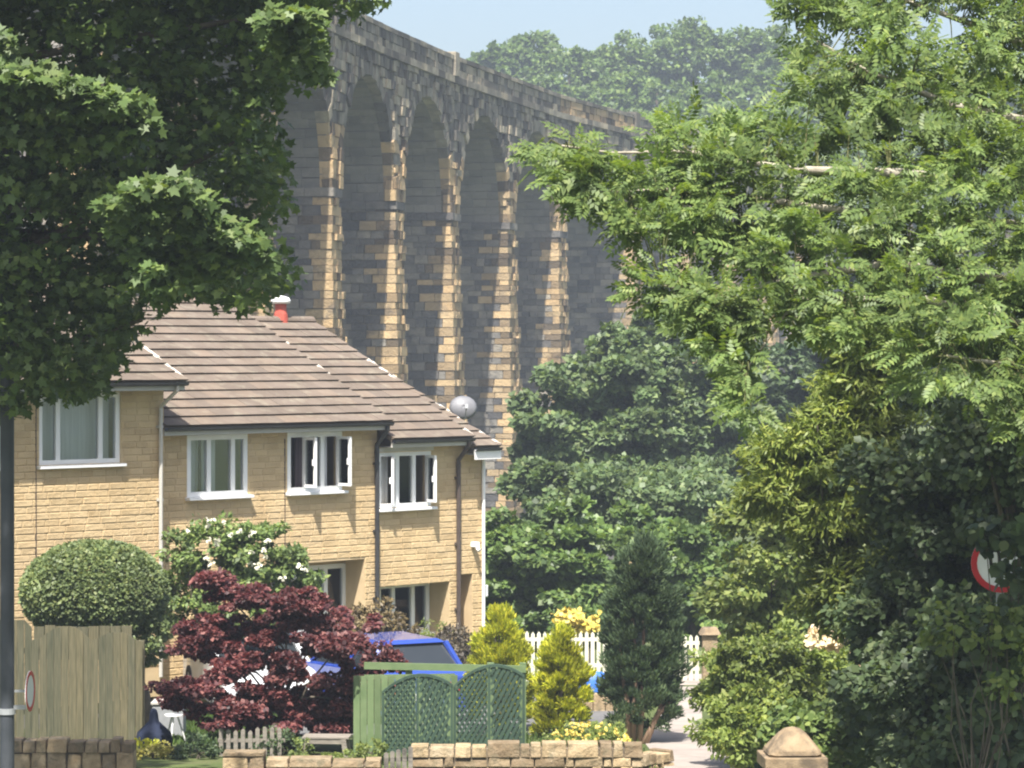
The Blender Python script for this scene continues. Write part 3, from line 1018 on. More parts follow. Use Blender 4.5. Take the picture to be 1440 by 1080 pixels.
# --- right house, lower, with the narrow end bay
hC = House('right end terraced house, lowest of the row, with a satellite dish', 0.0, 2.93, 0.0, -.95, 3.86, RUN, RISE, .33)
c0, c1 = hC.X(531), hC.X(606)
cz0, cz1 = hC.Z(2.50), hC.Z(3.60)
xs_ = hC.X(643)
rC = (.08, hC.X(632), hC.Z(1.0), .56, [(hC.X(530, -.56), hC.X(603, -.56), hC.Z(-.03), hC.Z(.98))])
rD = (xs_+.05, hC.X(664), hC.Z(1.14), .56, [])
shell(hC, .012, hC.w, hC.Z(3.86)-.16, [(c0, c1, cz0, cz1)], [rC, rD], gable=xs_)
window(hC, c0, c1, cz0, cz1, .02, (.37, .68), ((.42, .58, 'curtain'), (.2, .33, 'curtain'), (.62, .74, 'curtaindark')), opened=((0, 'R', R(40)), (2, 'R', R(78))))
window(hC, *rC[4][0], .56, (.3, .68), ((.32, .42, 'curtaindark'),))
roof(hC, .07, xs_+.10, verge_r=True, vp=.3)
MB().box(c0-.03, c1+.03, -.05, -.001, cz1+.002, cz1+.08).build('window_head', M['cream'], hC.root)
downpipe(hC, xs_-.03, hC.eave-.05, .02, 'brownpipe', .045)
MB().tube([(hC.w-.05, -.05, hC.eave-.35), (hC.w-.05, -.05, .05)], .035, 8).build('drainpipe', M['upvc'], hC.root)
hD = House.__new__(House)
hD.__dict__.update(hC.__dict__)
hD.eave, hD.rise, hD.over = hC.eave-.20, RISE-.25, .33
roof(hD, xs_+.12, hC.w+.12, verge_r=True, back=True, vp=.4)
MB().bar((xs_+.13, -.36, hD.eave-.16), (hC.w+.13, -.36, hD.eave-.16), .02, .2).build('fascia', M['upvc'], hC.root)

# satellite dish on the end roof
dz = hC.root
dish = MB()
n = 18
for j in range(6):
    rr = .28*j/5
    for k in range(n):
        q = 2*math.pi*k/n
        dish.v.append((rr*math.cos(q), .38*rr*rr/.28-.02, rr*.86*math.sin(q)))
for j in range(5):
    for k in range(n):
        dish.f.append((j*n+k, j*n+(k+1) % n, (j+1)*n+(k+1) % n, (j+1)*n+k))
do = dish.build('satellite_dish', M['dish'], dz, smooth=True)
sol = do.modifiers.new('thick', 'SOLIDIFY'); sol.thickness = .015
px_dish = at(652, 572, 59.2)
loc = Vector((px_dish.x, px_dish.y, px_dish.z)) - Vector(dz.location)
cl, slr = math.cos(-TH), math.sin(-TH)
do.location = (loc.x*cl-loc.y*slr, loc.x*slr+loc.y*cl, loc.z)
do.rotation_euler = (R(-14), 0, R(-46+8))
arm = MB().tube([(0, -.02, -.28), (0, -.22, -.30), (0, -.42, -.12)], .014, 6).box(-.03, .03, -.47, -.38, -.14, -.05)
arm.tube([(0, .03, 0), (0, .16, -.12), (0, .16, -.75)], .022, 8)
arm.build('dish_arm', M['greymetal'], do)
# outside light and alarm box on the end bay
MB().box(hC.X(664)-.05, hC.X(664)+.05, -.16, 0, hC.Z(1.65), hC.Z(1.75)).tube([(hC.X(664), -.12, hC.Z(1.64)), (hC.X(664), -.2, hC.Z(1.58))], .04, 8).build('outside_light', M['upvc'], dz)
MB().box(hC.w+.001, hC.w+.14, .0, .2, hC.Z(.62), hC.Z(.86)).build('lantern', M['upvc'], dz, bevel=.02)
# red flue terminal with white cap, standing on the ridge of the right house
fl = MB().lathe((1.42, RUN, hC.eave+RISE), [(.16, -.05), (.14, .14), (.12, .2), (.12, .34)], 14).build('flue_pot', M['terracotta'], dz, smooth=False)
MB().lathe((1.42, RUN, hC.eave+RISE), [(.12, .342), (.2, .36), (.21, .41), (.17, .47), (.05, .51)], 14).build('flue_cap', M['upvc'], fl, smooth=True)
# ================================================================== TREES BEHIND
def ell(px, py, d, rx, ry, dr=None):
    """ellipsoid from a pixel outline at distance d: centre, (rx, depth, rz) in metres"""
    c = at(px, py, d); s = d/F
    return (tuple(c), (rx*s, (dr if dr else rx*s), ry*s))


def gbase(px, d):
    x = (px-720)/F*d
    return (x, d, tz(x, d))


# far wooded hill: reads as one mass
parts = []
hill = []
for (px, py, d, r) in [(672, 118, 262, 46), (700, 100, 258, 44), (748, 92, 262, 52), (800, 110, 255, 50), (842, 108, 262, 46), (885, 96, 262, 50), (925, 92, 266, 55),
                       (972, 84, 262, 58), (1022, 86, 264, 55), (1068, 84, 262, 58), (1108, 98, 258, 50), (1150, 130, 262, 56), (1200, 120, 266, 60), (1260, 110, 262, 60), (1320, 118, 262, 60), (1390, 120, 266, 62), (1450, 130, 262, 60), (1510, 126, 262, 60), (1570, 118, 262, 60), (1630, 124, 262, 60), (1690, 120, 262, 60), (1750, 124, 262, 60)]:
    hill.append((px, py, d, r))
for row, (py0, d0) in enumerate([(150, 248), (190, 240), (235, 234), (285, 228)]):
    for px in np.arange(660+row*14, 1800, 46):
        hill.append((px+rng.uniform(-14, 14), py0+rng.uniform(-14, 16), d0+rng.uniform(-3, 3), rng.uniform(38, 58)))
for px in np.arange(380, 660, 50):
    hill.append((px, 190+rng.uniform(-10, 10), 262, 55))
tm = MB()
for px, py, d, r in hill:
    c, rr = ell(px, py, d, r, r*rng.uniform(.8, 1.0))
    p, ax, nr, q = clumped(c, rr, 4300 if px < 1160 and px > 640 else 1300, 44, rr[0]*.24, shell=(.5, 1.0), flat=.7)
    parts.append((p, ax, nr))
    g = tz(c[0], c[1])
    tm.tube([(c[0], c[1], g-.2), (c[0]+.2, c[1], (g+c[2])/2), (c[0], c[1], c[2]+rr[2]*.4)], [.35, .28, .12], 6)
hw = empty('far_wood', (10, 250, tz(10, 250)))
tag(hw, 'wooded hillside of dense green trees beyond the viaduct parapet', 'wood', kind='stuff')
p, ax, nr = merge(parts)
leafmesh('crown', p, ax, nr, .45*rng.uniform(.6, 1.3, len(p)), T_QUADW, M['l_hill'], hw, hw.location)
tm.v = [(v[0]-hw.location.x, v[1]-hw.location.y, v[2]-hw.location.z) for v in tm.v]
tag(tm.build('trunks', M['bark'], hw), kind='stuff')

# trees between the houses and the viaduct
def midtree(label, px, py, d, rx, ry, n, mat, size=.26, nc=60, extra=(), name='broadleaf_tree', tmpl=T_QUADW, dr=None, cat='tree'):
    c, rr = ell(px, py, d, rx, ry, dr)
    n = int(n*1.1); size = size*.80
    blobs = [(c, rr, n, int(nc*1.4), rr[0]*.22)]
    for (ex, ey, erx, ery, en) in extra:
        c2, r2 = ell(ex, ey, d+rng.uniform(-1, 1), erx, ery)
        blobs.append((c2, r2, int(en*1.1), max(16, nc//2), r2[0]*.26))
    b = gbase(px, d)
    return leafy(name, label, cat, b, blobs, M[mat], tmpl, size, trunk=(.04*rr[2]+.05, max(c[2]-b[2]+rr[2]*.2, .5)), group='trees between the houses and the viaduct', shell=(.3, 1.12), flat=.6)


midtree('rounded dark green tree hiding the foot of the viaduct piers left of centre', 830, 610, 84, 96, 100, 26000, 'l_mid', .25, 80, ((860, 520, 50, 60, 8000), (760, 650, 40, 60, 6000), (905, 560, 60, 80, 9000)))
midtree('grey green tree in front of the viaduct behind the hanging ash spray', 960, 590, 88, 100, 120, 26000, 'l_mid', .25, 80, ((930, 490, 50, 50, 7000), (1000, 660, 70, 60, 8000)))
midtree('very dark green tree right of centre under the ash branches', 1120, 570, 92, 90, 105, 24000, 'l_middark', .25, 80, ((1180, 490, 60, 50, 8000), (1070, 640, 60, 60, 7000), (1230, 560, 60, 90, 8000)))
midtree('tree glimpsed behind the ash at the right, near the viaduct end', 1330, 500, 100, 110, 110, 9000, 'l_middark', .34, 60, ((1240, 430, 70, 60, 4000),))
midtree('tree beyond the ash trunk near the viaduct foot', 1520, 520, 96, 120, 150, 9000, 'l_mid', .36, 60)
midtree('rightmost of the trees below the far wood', 1690, 540, 92, 120, 150, 9000, 'l_middark', .36, 60)

midtree('low broad green tree filling the gap above the laurels', 880, 700, 74, 150, 48, 26000, 'l_mid', .2, 90, ((770, 690, 50, 40, 6000), (1010, 700, 70, 46, 9000)))
# hedge of large laurels behind the picket fence
for lab, px, py, d, rx, ry, n in (('broad glossy laurel beside the end wall of the houses', 722, 800, 64, 56, 92, 16000),
                                  ('broad glossy laurel between end wall and dark juniper', 800, 800, 63, 68, 88, 17000),
                                  ('broad glossy laurel directly behind the dark juniper', 895, 800, 65, 72, 84, 17000),
                                  ('broad glossy laurel above the pale gatepost', 975, 805, 64, 60, 76, 13000), ('shadowy laurel behind the pale green elder', 1180, 860, 56, 90, 90, 13000), ('laurel hidden behind the holly and ivy thicket', 1360, 840, 56, 110, 110, 8000), ('rightmost laurel of the hedge beyond the ash', 1570, 830, 56, 120, 120, 8000)):
    c, rr = ell(px, py, d, rx, ry)
    leafy('laurel_bush', lab, 'bush', gbase(px, d), [(c, rr, n, 60, rr[0]*.3), ((c[0], c[1], c[2]-rr[2]*.75), (rr[0], rr[1], rr[2]*.5), n//4, 20, rr[0]*.3)], M['l_laurel'], T_QUADW, .155,
          trunk=(.07, 1.4), group='laurels behind the picket fence', shell=(.4, 1.1), flat=.55)

# ================================================================== LIGHT TREE AND CONIFER RIGHT OF CENTRE
c, rr = ell(1085, 780, 46, 84, 105)
leafy('elder_tree', 'pale green loose tree with thin stems right of the path', 'tree', gbase(1075, 46),
      [(c, rr, 9000, 60, .3), (ell(1130, 700, 46, 50, 50)[0], ell(1130, 700, 46, 50, 50)[1], 2600, 20, .25), (ell(1050, 850, 46, 60, 50)[0], ell(1050, 850, 46, 60, 50)[1], 2400, 20, .25)],
      M['l_light'], T_QUAD, .13, trunk=(.05, 1.2), rnd=.6)
yews = [ell(x_, y_, 33, a_, b_) for x_, y_, a_, b_ in ((1130, 640, 75, 60), (1190, 600, 80, 90), (1220, 520, 60, 60), (1260, 660, 90, 110), (1180, 720, 85, 60), (1200, 460, 45, 50), (1090, 690, 45, 35), (1240, 790, 80, 80), (1185, 830, 55, 70))]
leafy('yew_tree', 'yellow green conifer with drooping sprays in front of the dark right hand trees', 'tree', gbase(1350, 33),
      [(a, b, 7800, 110, .20) for a, b in yews], M['l_yew'], T_NEEDLE, .10, trunk=(.09, 3.2), rnd=.7, up=.4, flat=.45, shell=(.3, 1.0))

# ================================================================== SYCAMORE, upper left, close
def in_poly(poly, n, margin=0):
    poly = np.array(poly, float)
    lo, hi = poly.min(0), poly.max(0)
    out = []
    while len(out) < n:
        q = rng.uniform(lo, hi)
        x, y = q; ins = False
        for (x0, y0), (x1, y1) in zip(poly, np.roll(poly, -1, 0)):
            if (y0 > y) != (y1 > y) and x < (x1-x0)*(y-y0)/(y1-y0)+x0: ins = not ins
        if ins: out.append(q)
    return np.array(out)


def spray_leaves(pts, per, cr, size, up=.6, cam=.35, rnd=.5, flat=.6, droop=-.35, side=-.0):
    """leaves in small sprays about each 3D point"""
    P = np.repeat(pts, per, 0); n = len(P)
    e = rdir(n)*(rng.uniform(0, 1, (n, 1))**.5)*cr*np.array([1, 1, flat])
    p = P+e
    nr = _norm(np.array([0, -cam, up])+rnd*rdir(n))
    ax = _norm(np.array([side, -.2, droop])+.8*rdir(n))
    return p, ax, nr


def pix3(q, d):
    return np.stack([(q[:, 0]-720)/F*d, d, CAMZ-(q[:, 1]-490)/F*d], 1)


syc = empty('sycamore_tree', (-8.6, 30.5, tz(-8.6, 30.5)))
tag(syc, 'dark sycamore overhanging the top left, with sunlit sprays of lobed leaves', 'tree')
so_ = np.array(syc.location)
dark = [(-60, -40), (440, -40), (445, 60), (420, 130), (400, 110), (372, 160), (395, 230), (398, 330), (405, 395), (345, 430), (270, 420), (225, 425), (175, 480), (160, 520), (120, 560), (60, 550), (20, 575), (-60, 580)]
q = in_poly(dark, 1800)
d = rng.uniform(28.9, 32.5, len(q))
sp1 = spray_leaves(pix3(q, d), 15, .26, .14, cam=.2)
q = in_poly([(330, -40), (525, -40), (528, 14), (505, 22), (470, 14), (440, 20), (400, 60), (330, 60)], 110)
sp1b = spray_leaves(pix3(q, rng.uniform(29.0, 31.5, len(q))), 11, .2, .14, cam=.2)
lit = []
for poly, n in (([(-20, 95), (60, 92), (120, 95), (125, 115), (170, 130), (200, 150), (215, 185), (190, 205), (150, 200), (110, 222), (70, 210), (20, 200), (-20, 190)], 190),
                ([(140, 285), (200, 255), (265, 250), (300, 275), (330, 310), (372, 345), (368, 375), (330, 372), (300, 395), (255, 380), (215, 410), (190, 350), (150, 315)], 150),
                ([(200, 370), (240, 385), (245, 420), (225, 425), (200, 400)], 22),
                ([(365, 10), (420, 8), (445, 40), (440, 75), (405, 85), (385, 60)], 50), ([(430, 60), (450, 60), (452, 120), (435, 120)], 9), ([(-10, 40), (12, 60), (14, 85), (-10, 95)], 12)):
    q = in_poly(poly, n)
    d = 25.9 + .9*(q[:, 1]-np.array(poly)[:, 1].min())/(np.ptp(np.array(poly)[:, 1])+1) + rng.uniform(-.3, .3, len(q))
    lit.append(spray_leaves(pix3(q, d), 15, .16, .14, up=.8, cam=.5, rnd=.32, flat=.4))
q = in_poly([(-460, -40), (-60, -40), (-60, 585), (-200, 560), (-460, 470)], 620)
spx = spray_leaves(pix3(q, rng.uniform(28.6, 32.5, len(q))), 13, .3, .14, cam=.2)
# the high crown above the frame that shades everything under it
hc = []
for k in range(1300):
    x, y = rng.uniform(-15.5, -1.6), rng.uniform(25.5, 37.5)
    if ((x+8.6)/7.2)**4 + ((y-31.5)/6.0)**4 > 1 or y > 35.2 or (y > 32.3 and x > -5.7): continue
    hc.append((x, y, 9.7+rng.uniform(0, 3.6)*(1-.5*(((x+8.6)/7.2)**4 + ((y-31.5)/6.0)**4))+max(0, (y-25.5))*.10))
hc = np.array(hc)
hi_ = spray_leaves(hc, 26, .62, .2, up=.9, cam=0, rnd=.35, flat=.5)
p, ax, nr = merge([sp1, sp1b] + lit)
leafmesh('crown', p, ax, nr, .105*rng.uniform(.65, 1.25, len(p)), T_PALM, M['l_sycamore'], syc, so_)
p, ax, nr = merge([spx, hi_])
leafmesh('upper_crown', p, ax, nr, np.concatenate([np.full(len(spx[0]), .15), np.full(len(hi_[0]), .26)])*rng.uniform(.65, 1.25, len(p)), T_QUADW, M['l_sycamore'], syc, so_)
mb = MB()
mb.tube([(0, 0, -.2), (.1, .1, 2.5), (.2, .2, 5.0), (.3, .3, 8.0), (.5, .5, 11.5)], [.42, .34, .30, .22, .10], 12)
tg = [at(px, py, d) for px, py, d in ((60, 130, 31.5), (240, 330, 31.5), (385, 25, 31.5), (330, 200, 30), (200, 450, 30), (60, 500, 30), (370, 330, 30), (120, 300, 29.5), (490, 0, 29.5))]
limbs(mb, (.2, .2, 5.2), tg[:5], .1, so_); limbs(mb, (.25, .25, 7), tg[5:], .1, so_)
limbs(mb, (.3, .3, 8.2), [Vector(v) for v in hc[::110]], .09, so_)
mb.build('trunk', M['bark'], syc, smooth=True)

# ================================================================== ASH, right, close
ash = empty('ash_tree', (7.6, 26.0, tz(7.6, 26.0)))
tag(ash, 'ash tree reaching in from the right with sunlit feathery leaves and pale branches', 'tree')
ao = np.array(ash.location)
br = [[(1660, 330, 26), (1440, 268, 24.6), (1271, 244, 23.4), (1110, 238, 22.6), (964, 213, 22.2), (860, 215, 22), (790, 205, 21.8)],
      [(1660, 300, 26), (1440, 170, 24.4), (1340, 148, 23.4), (1220, 100, 22.6), (1120, 40, 22.2)],
      [(1660, 420, 26), (1440, 400, 24.6), (1250, 370, 23.2), (1100, 395, 22.4), (1010, 420, 22), (930, 400, 21.8)],
      [(1660, 360, 26), (1440, 318, 24.2), (1150, 292, 22.8), (971, 264, 22.0), (830, 272, 21.8)],
      [(1660, 480, 26), (1440, 460, 24.2), (1300, 420, 22.8), (1120, 420, 22.2), (1050, 520, 22)],
      [(1660, 250, 26), (1440, 60, 24), (1300, 10, 23), (1180, -30, 22.6)],
      [(1660, 520, 26), (1460, 520, 24), (1330, 500, 22.6)]]
mb, twg = MB(), MB()
nodes = []


def adep(px, py):
    """lower boughs reach further out towards the viewer"""
    return 23.9 - 2.6*min(max(py, -40), 640)/600. + max(0, px-1300)/360.*1.6


for b in br:
    pts = [Vector(at(k[0], k[1], adep(k[0], k[1]))) for k in b]
    pts.insert(0, Vector((7.72, 26.0, pts[0].z-.5)))
    mb.tube([p_-Vector(ao) for p_ in pts], [max(.010, .085*(1-i/(len(pts)-.6))**1.3) for i in range(len(pts))], 7, cap=False)
    for a_, b_ in zip(pts[:-1], pts[1:]):
        for t in np.linspace(0, 1, 9): nodes.append(np.array(a_.lerp(b_, t)))
nodes = np.array(nodes)
areas = [([(1100, -40), (1150, -40), (1500, -40), (1500, 20), (1350, 60), (1310, 10), (1285, 0), (1270, 60), (1200, 75), (1130, 60)], 90),
         ([(1130, 60), (1280, 50), (1320, 60), (1500, 40), (1500, 260), (1250, 250), (1060, 240), (960, 230), (880, 215), (910, 178), (1010, 172), (1130, 150)], 190),
         ([(758, 203), (785, 195), (812, 188), (850, 215), (960, 220), (1000, 240), (1000, 340), (930, 330), (880, 335), (835, 308), (790, 262), (768, 235)], 72),
         ([(960, 220), (1250, 240), (1500, 250), (1500, 420), (1300, 420), (1100, 405), (1050, 365), (995, 320)], 190),
         ([(885, 392), (930, 380), (990, 400), (1050, 430), (1045, 470), (985, 460), (950, 430), (900, 415)], 30),
         ([(985, 400), (1090, 420), (1085, 470), (1060, 500), (1065, 560), (1045, 590), (1030, 540), (985, 480)], 36),
         ([(1075, 400), (1180, 420), (1230, 430), (1200, 470), (1130, 450), (1090, 460)], 22),
         ([(1230, 400), (1500, 400), (1500, 610), (1420, 590), (1340, 520), (1290, 540), (1250, 470)], 120),
         ([(1490, -60), (1880, -80), (1960, 200), (1900, 520), (1700, 640), (1490, 610)], 430)]
tw = []
for poly, n in areas:
    q = in_poly(poly, n)
    tw.append(pix3(q, np.array([adep(a_, b_) for a_, b_ in q])+rng.uniform(-.4, .4, len(q))))
tw = np.concatenate(tw)
# a high crown above the frame, over the shaded right-hand corner
hx = []
for k in range(620):
    x, y, z = rng.uniform(3.4, 14), rng.uniform(22.2, 32), rng.uniform(9.6, 14.5)
    if ((x-8.8)/5.4)**2 + ((y-27)/5.2)**2 > 1: continue
    hx.append((x, y, z+(y-22.2)*.08))
hx = np.array(hx)
allt = np.concatenate([tw, hx])
PP, AX, NR, SZ = [], [], [], []
trunk_top = np.array([(7.7, 26, 6.0), (7.8, 26, 9.0), (8.2, 26.3, 11.0)])
for i, t in enumerate(allt):
    high = i >= len(tw)
    nd = trunk_top if high else nodes
    b = nd[np.argmin(np.linalg.norm(nd-t, axis=1))]
    dv = t-b
    if np.linalg.norm(dv) > .05 and (not high or i % 5 == 0):
        m_ = b+dv*.55+np.array([0, 0, .06])
        (mb if high else twg).tube([b-ao, m_-ao, t-ao], [.006, .005, .003] if not high else [.05, .03, .01], 4, cap=False)
    dirv = dv/(np.linalg.norm(dv)+1e-6)
    k = 9 if not high else 10
    for _ in range(k):
        a_ = dirv*.5+np.array([-.25, -.15, -.12])+.75*rng.normal(size=3)*np.array([1, 1, .7])
        PP.append(t+rng.normal(size=3)*(.05 if not high else .4)); AX.append(a_)
        NR.append(np.array([0, -.5, .75])+.32*rng.normal(size=3)); SZ.append(rng.uniform(.15, .27)*(1.0 if not high else 1.8))
leafmesh('crown', np.array(PP), np.array(AX), np.array(NR), np.array(SZ), T_ASH, M['l_ash'], ash, ao)
mb.build('branches', M['barkpale'], ash, smooth=True)
tag(twg.build('twigs', M['twig'], ash), kind='stuff')
MB().tube([(0, 0, -.3), (0, .05, 2.5), (.1, 0, 5.2), (.15, 0, 8.5), (.6, .3, 11.5)], [.36, .28, .24, .17, .07], 12).build('trunk', M['bark'], ash, smooth=True)

# shaded undergrowth below the ash
for lab, px, py, d, rx, ry, n, nm in (('dark ivy covered tree stump mass at the lower right edge', 1330, 760, 31, 130, 230, 15000, 'ivy_thicket'),
                                       ('deep shaded bramble thicket in the bottom right corner', 1380, 980, 28, 150, 150, 11000, 'bramble_thicket'),
                                       ('dark shaded holly bush right of the flowering shrub', 1275, 930, 31.5, 85, 190, 14000, 'holly_bush'),
                                       ('leafy shaded bush under the ash at the right edge', 1420, 620, 29.5, 100, 110, 8000, 'hazel_bush'),
                                       ('tall thicket right of the round sign, below the ash', 1600, 860, 30.5, 150, 200, 9000, 'elder_thicket'),
                                       ('outer thicket round the foot of the ash trunk', 1840, 900, 29.5, 150, 180, 8000, 'hawthorn_thicket')):
    c, rr = ell(px, py, d, rx, ry, 1.0)
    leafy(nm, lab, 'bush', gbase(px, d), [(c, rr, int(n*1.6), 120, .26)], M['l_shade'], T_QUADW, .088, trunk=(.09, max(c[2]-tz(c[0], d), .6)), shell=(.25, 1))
# sunlit ivy tips poking out of the shade
c, rr = ell(1360, 880, 25.5, 75, 45, .3)
c2, r2 = ell(1425, 930, 25.3, 30, 70, .3)
leafy('ivy_spray', 'sunlit ivy spray below the red bordered sign', 'ivy', gbase(1400, 25.6), [(c, rr, 260, 16, .14), (c2, r2, 300, 14, .14)], M['l_light'], T_ROUND, .075, trunk=(.03, 1.0))
# ================================================================== GARDEN PLANTS
# clipped topiary
c, rr = ell(133, 832, 46, 103, 72)
leafy('topiary_bush', 'large clipped dome shaped bush behind the weathered fence', 'bush', gbase(205, 46.2),
      [(c, rr, 60000, 6000, .06), (ell(150, 885, 46, 85, 40)[0], ell(150, 885, 46, 85, 40)[1], 5000, 60, .14), (ell(205, 880, 46, 35, 60)[0], ell(205, 880, 46, 35, 60)[1], 2600, 26, .14)],
      M['l_topiary'], T_QUADW, .060, trunk=(.15, 1.6), shell=(.93, .96), up=.3, out=.9, rnd=.4)
# climbing rose
bl = [ell(290, 780, 50, 62, 58), ell(360, 780, 50, 55, 50), ell(405, 820, 50, 40, 45), ell(270, 840, 50, 45, 60), ell(340, 850, 50, 70, 50)]
rose = leafy('rose_bush', 'tall climbing rose with cream white flowers against the middle house', 'rose', gbase(320, 50),
             [(a, b, 3600, 34, .18) for a, b in bl], M['l_rose'], T_QUAD, .10, trunk=(.05, 1.1))
q = in_poly([(240, 740), (300, 728), (350, 735), (385, 760), (430, 800), (420, 830), (360, 800), (260, 790)], 22)
fp = pix3(q, rng.uniform(49.0, 49.5, len(q)))
sp = spray_leaves(fp, 7, .05, .07, cam=.8)
leafmesh('flowers', *sp, np.full(len(sp[0]), .06), T_ROUND, M['petalwhite'], rose, rose.location)

# red Japanese maple in horizontal tiers
mapl = empty('japanese_maple', gbase(405, 43))
tag(mapl, 'dark red japanese maple with layered branches in front of the driveway', 'tree')
tiers = [(300, 815, 22, 9), (345, 838, 55, 16), (400, 850, 70, 18), (440, 872, 75, 18), (300, 880, 55, 20), (370, 895, 95, 22), (480, 905, 60, 18), (540, 930, 32, 13), (275, 905, 38, 16),
         (330, 940, 70, 18), (420, 940, 90, 20), (500, 955, 60, 20), (270, 965, 40, 12), (370, 980, 90, 18), (450, 985, 70, 18), (510, 990, 40, 20), (250, 985, 22, 8), (390, 1012, 70, 14), (320, 1005, 45, 14), (460, 1020, 50, 12)]
parts, tg = [], []
for px, py, rx, ry in tiers:
    d = 43+rng.uniform(-.8, .8)
    c, rr = ell(px, py, d, rx, ry, max(.25, rx*43/F*.8))
    n = int(5000*(rx/70.)**1.3)+700
    p, ax, nr, qq = clumped(c, rr, n, 26, .14, shell=(.15, 1.2), flat=.42, up=.8, out=.35, rnd=.4)
    parts.append((p, ax, nr)); tg.append(Vector(c))
p, ax, nr = merge(parts)
leafmesh('crown', p, ax, nr, .066*rng.uniform(.6, 1.4, len(p)), T_QUADW, M['l_maple'], mapl, mapl.location)
mb = MB()
mb.tube([(0, 0, -.1), (.02, 0, .35), (-.08, .05, .8)], [.09, .075, .06], 8)
limbs(mb, (.02, 0, .35), tg[::2], .035, mapl.location); limbs(mb, (-.08, .05, .75), tg[1::2], .03, mapl.location)
mb.build('trunk', M['bark'], mapl, smooth=True)

# golden conifers
for lab, px, d, top, bot, rx in (('taller golden yellow conifer behind the green trellis', 706, 46, 866, 1010, 50), ('smaller golden yellow conifer right of the green trellis', 787, 45, 893, 1030, 40)):
    bl = []
    for k in range(6):
        t = k/5.; w = rx*(.25+.75*math.sin(min(1, t*1.35+.12)*math.pi/2))
        bl.append((*ell(px+rng.uniform(-4, 4), top+14+(bot-top-30)*t, d, w, 26), int(900+2600*w/rx), 30, .11))
    leafy('golden_conifer', lab, 'conifer', gbase(px, d), bl, M['l_golden'], T_NEEDLE, .085, trunk=(.06, 1.0), needle=True, group='golden conifers by the trellis', shell=(.6, 1))
# dark juniper column with bare reddish stems
bl = []
for k, (py, w) in enumerate(((790, 24), (808, 36), (832, 45), (862, 50), (895, 54), (930, 55), (962, 54), (990, 44))):
    bl.append((*ell(905+rng.uniform(-4, 4), py, 44, w, 34, .45), int(2400+100*w), 44, .12))
bl += [(*ell(868, 950, 44, 20, 50, .3), 1500, 16, .14), (*ell(945, 930, 44, 18, 60, .3), 1500, 16, .14), (*ell(875, 1005, 43.9, 18, 26, .3), 500, 10, .1)]
jun = leafy('juniper_tree', 'dark green upright juniper with bare reddish stems beside the path', 'conifer', gbase(900, 44), bl, M['l_juniper'], T_NEEDLE, .075, needle=True, shell=(.75, 1.05))
mb = MB()
jb = Vector(jun.location)
for pts in ([(884, 1035), (882, 985), (876, 955), (872, 900)], [(898, 1035), (904, 980), (905, 930), (905, 840)], [(902, 1038), (925, 1005), (945, 985), (955, 975)], [(890, 1035), (892, 990), (895, 940), (890, 870)], [(905, 1036), (922, 1012), (930, 990)]):
    P_ = [at(x, y, 43.75+.04*i)-jb for i, (x, y) in enumerate(pts)]
    P_[0].z = -.05
    mb.tube(P_, [.05-.011*i for i in range(len(P_))], 7)
mb.build('stems', M['barkred'], jun, smooth=True)

# shrubs right of the path
bl = [ell(1030, 960, 40, 55, 60), ell(1090, 930, 40, 65, 45), ell(1080, 1000, 39.5, 80, 55), ell(1150, 960, 40, 60, 60), ell(1040, 1030, 39, 55, 35)]
shr = leafy('azalea_shrub', 'yellow green shrub spilling over the right edge of the path with cream flowers', 'shrub', gbase(1085, 40),
            [(a, b, 5200, 56, .15) for a, b in bl], M['l_shrub'], T_QUAD, .085, trunk=(.06, .6), shell=(.35, 1.15), rnd=.6)
q = np.concatenate([in_poly([(1130, 885), (1165, 880), (1190, 900), (1180, 915), (1140, 905)], 16), in_poly([(1205, 905), (1230, 905), (1228, 940), (1200, 935)], 8)])
sp = spray_leaves(pix3(q, rng.uniform(38.9, 39.2, len(q))), 12, .07, .08, cam=.7)
leafmesh('flowers', *sp, np.full(len(sp[0]), .085), T_ROUND, M['petalcream'], shr, shr.location)
c, rr = ell(1150, 1035, 33, 85, 50, .5)
leafy('hydrangea_bush', 'bright green broad leaved bush directly behind the stone gate pier', 'bush', gbase(1150, 33), [(c, rr, 3000, 34, .16), (*ell(1180, 1075, 32.5, 60, 40, .4), 1200, 16, .15)], M['l_rose'], T_ROUND, .085, trunk=(.04, .5))
# azalea by the picket fence, shrubs by the house
c, rr = ell(812, 876, 60, 42, 26)
az = leafy('azalea_bush', 'yellow flowering azalea behind the white picket fence', 'bush', gbase(812, 60), [(c, rr, 1500, 24, .2), (*ell(800, 905, 60, 40, 24), 900, 14, .2)], M['l_laurel'], T_QUAD, .11, trunk=(.05, .5))
q = in_poly([(772, 872), (800, 852), (850, 862), (856, 885), (810, 892)], 30)
sp = spray_leaves(pix3(q, rng.uniform(59.2, 59.5, len(q))), 10, .12, .1, cam=.6)
leafmesh('flowers', *sp, np.full(len(sp[0]), .12), T_ROUND, M['petalyellow'], az, az.location)
c, rr = ell(642, 912, 52.5, 36, 28)
leafy('barberry_bush', 'dull purple brown bush between the blue car and golden conifer', 'bush', gbase(642, 52.5), [(c, rr, 2600, 26, .16), (*ell(642, 945, 52, 36, 26), 900, 14, .14)], M['l_plum'], T_QUAD, .075, trunk=(.04, .5))
c, rr = ell(520, 870, 51, 46, 24)
leafy('heather_bush', 'olive brown shrub below the ground floor windows', 'bush', gbase(520, 51), [(c, rr, 2200, 26, .16), (*ell(500, 900, 51, 50, 30), 1500, 20, .16), (*ell(560, 893, 51, 30, 16), 700, 12, .13)], M['l_heather'], T_QUAD, .075, trunk=(.04, .6))
c, rr = ell(608, 890, 53.5, 22, 20)
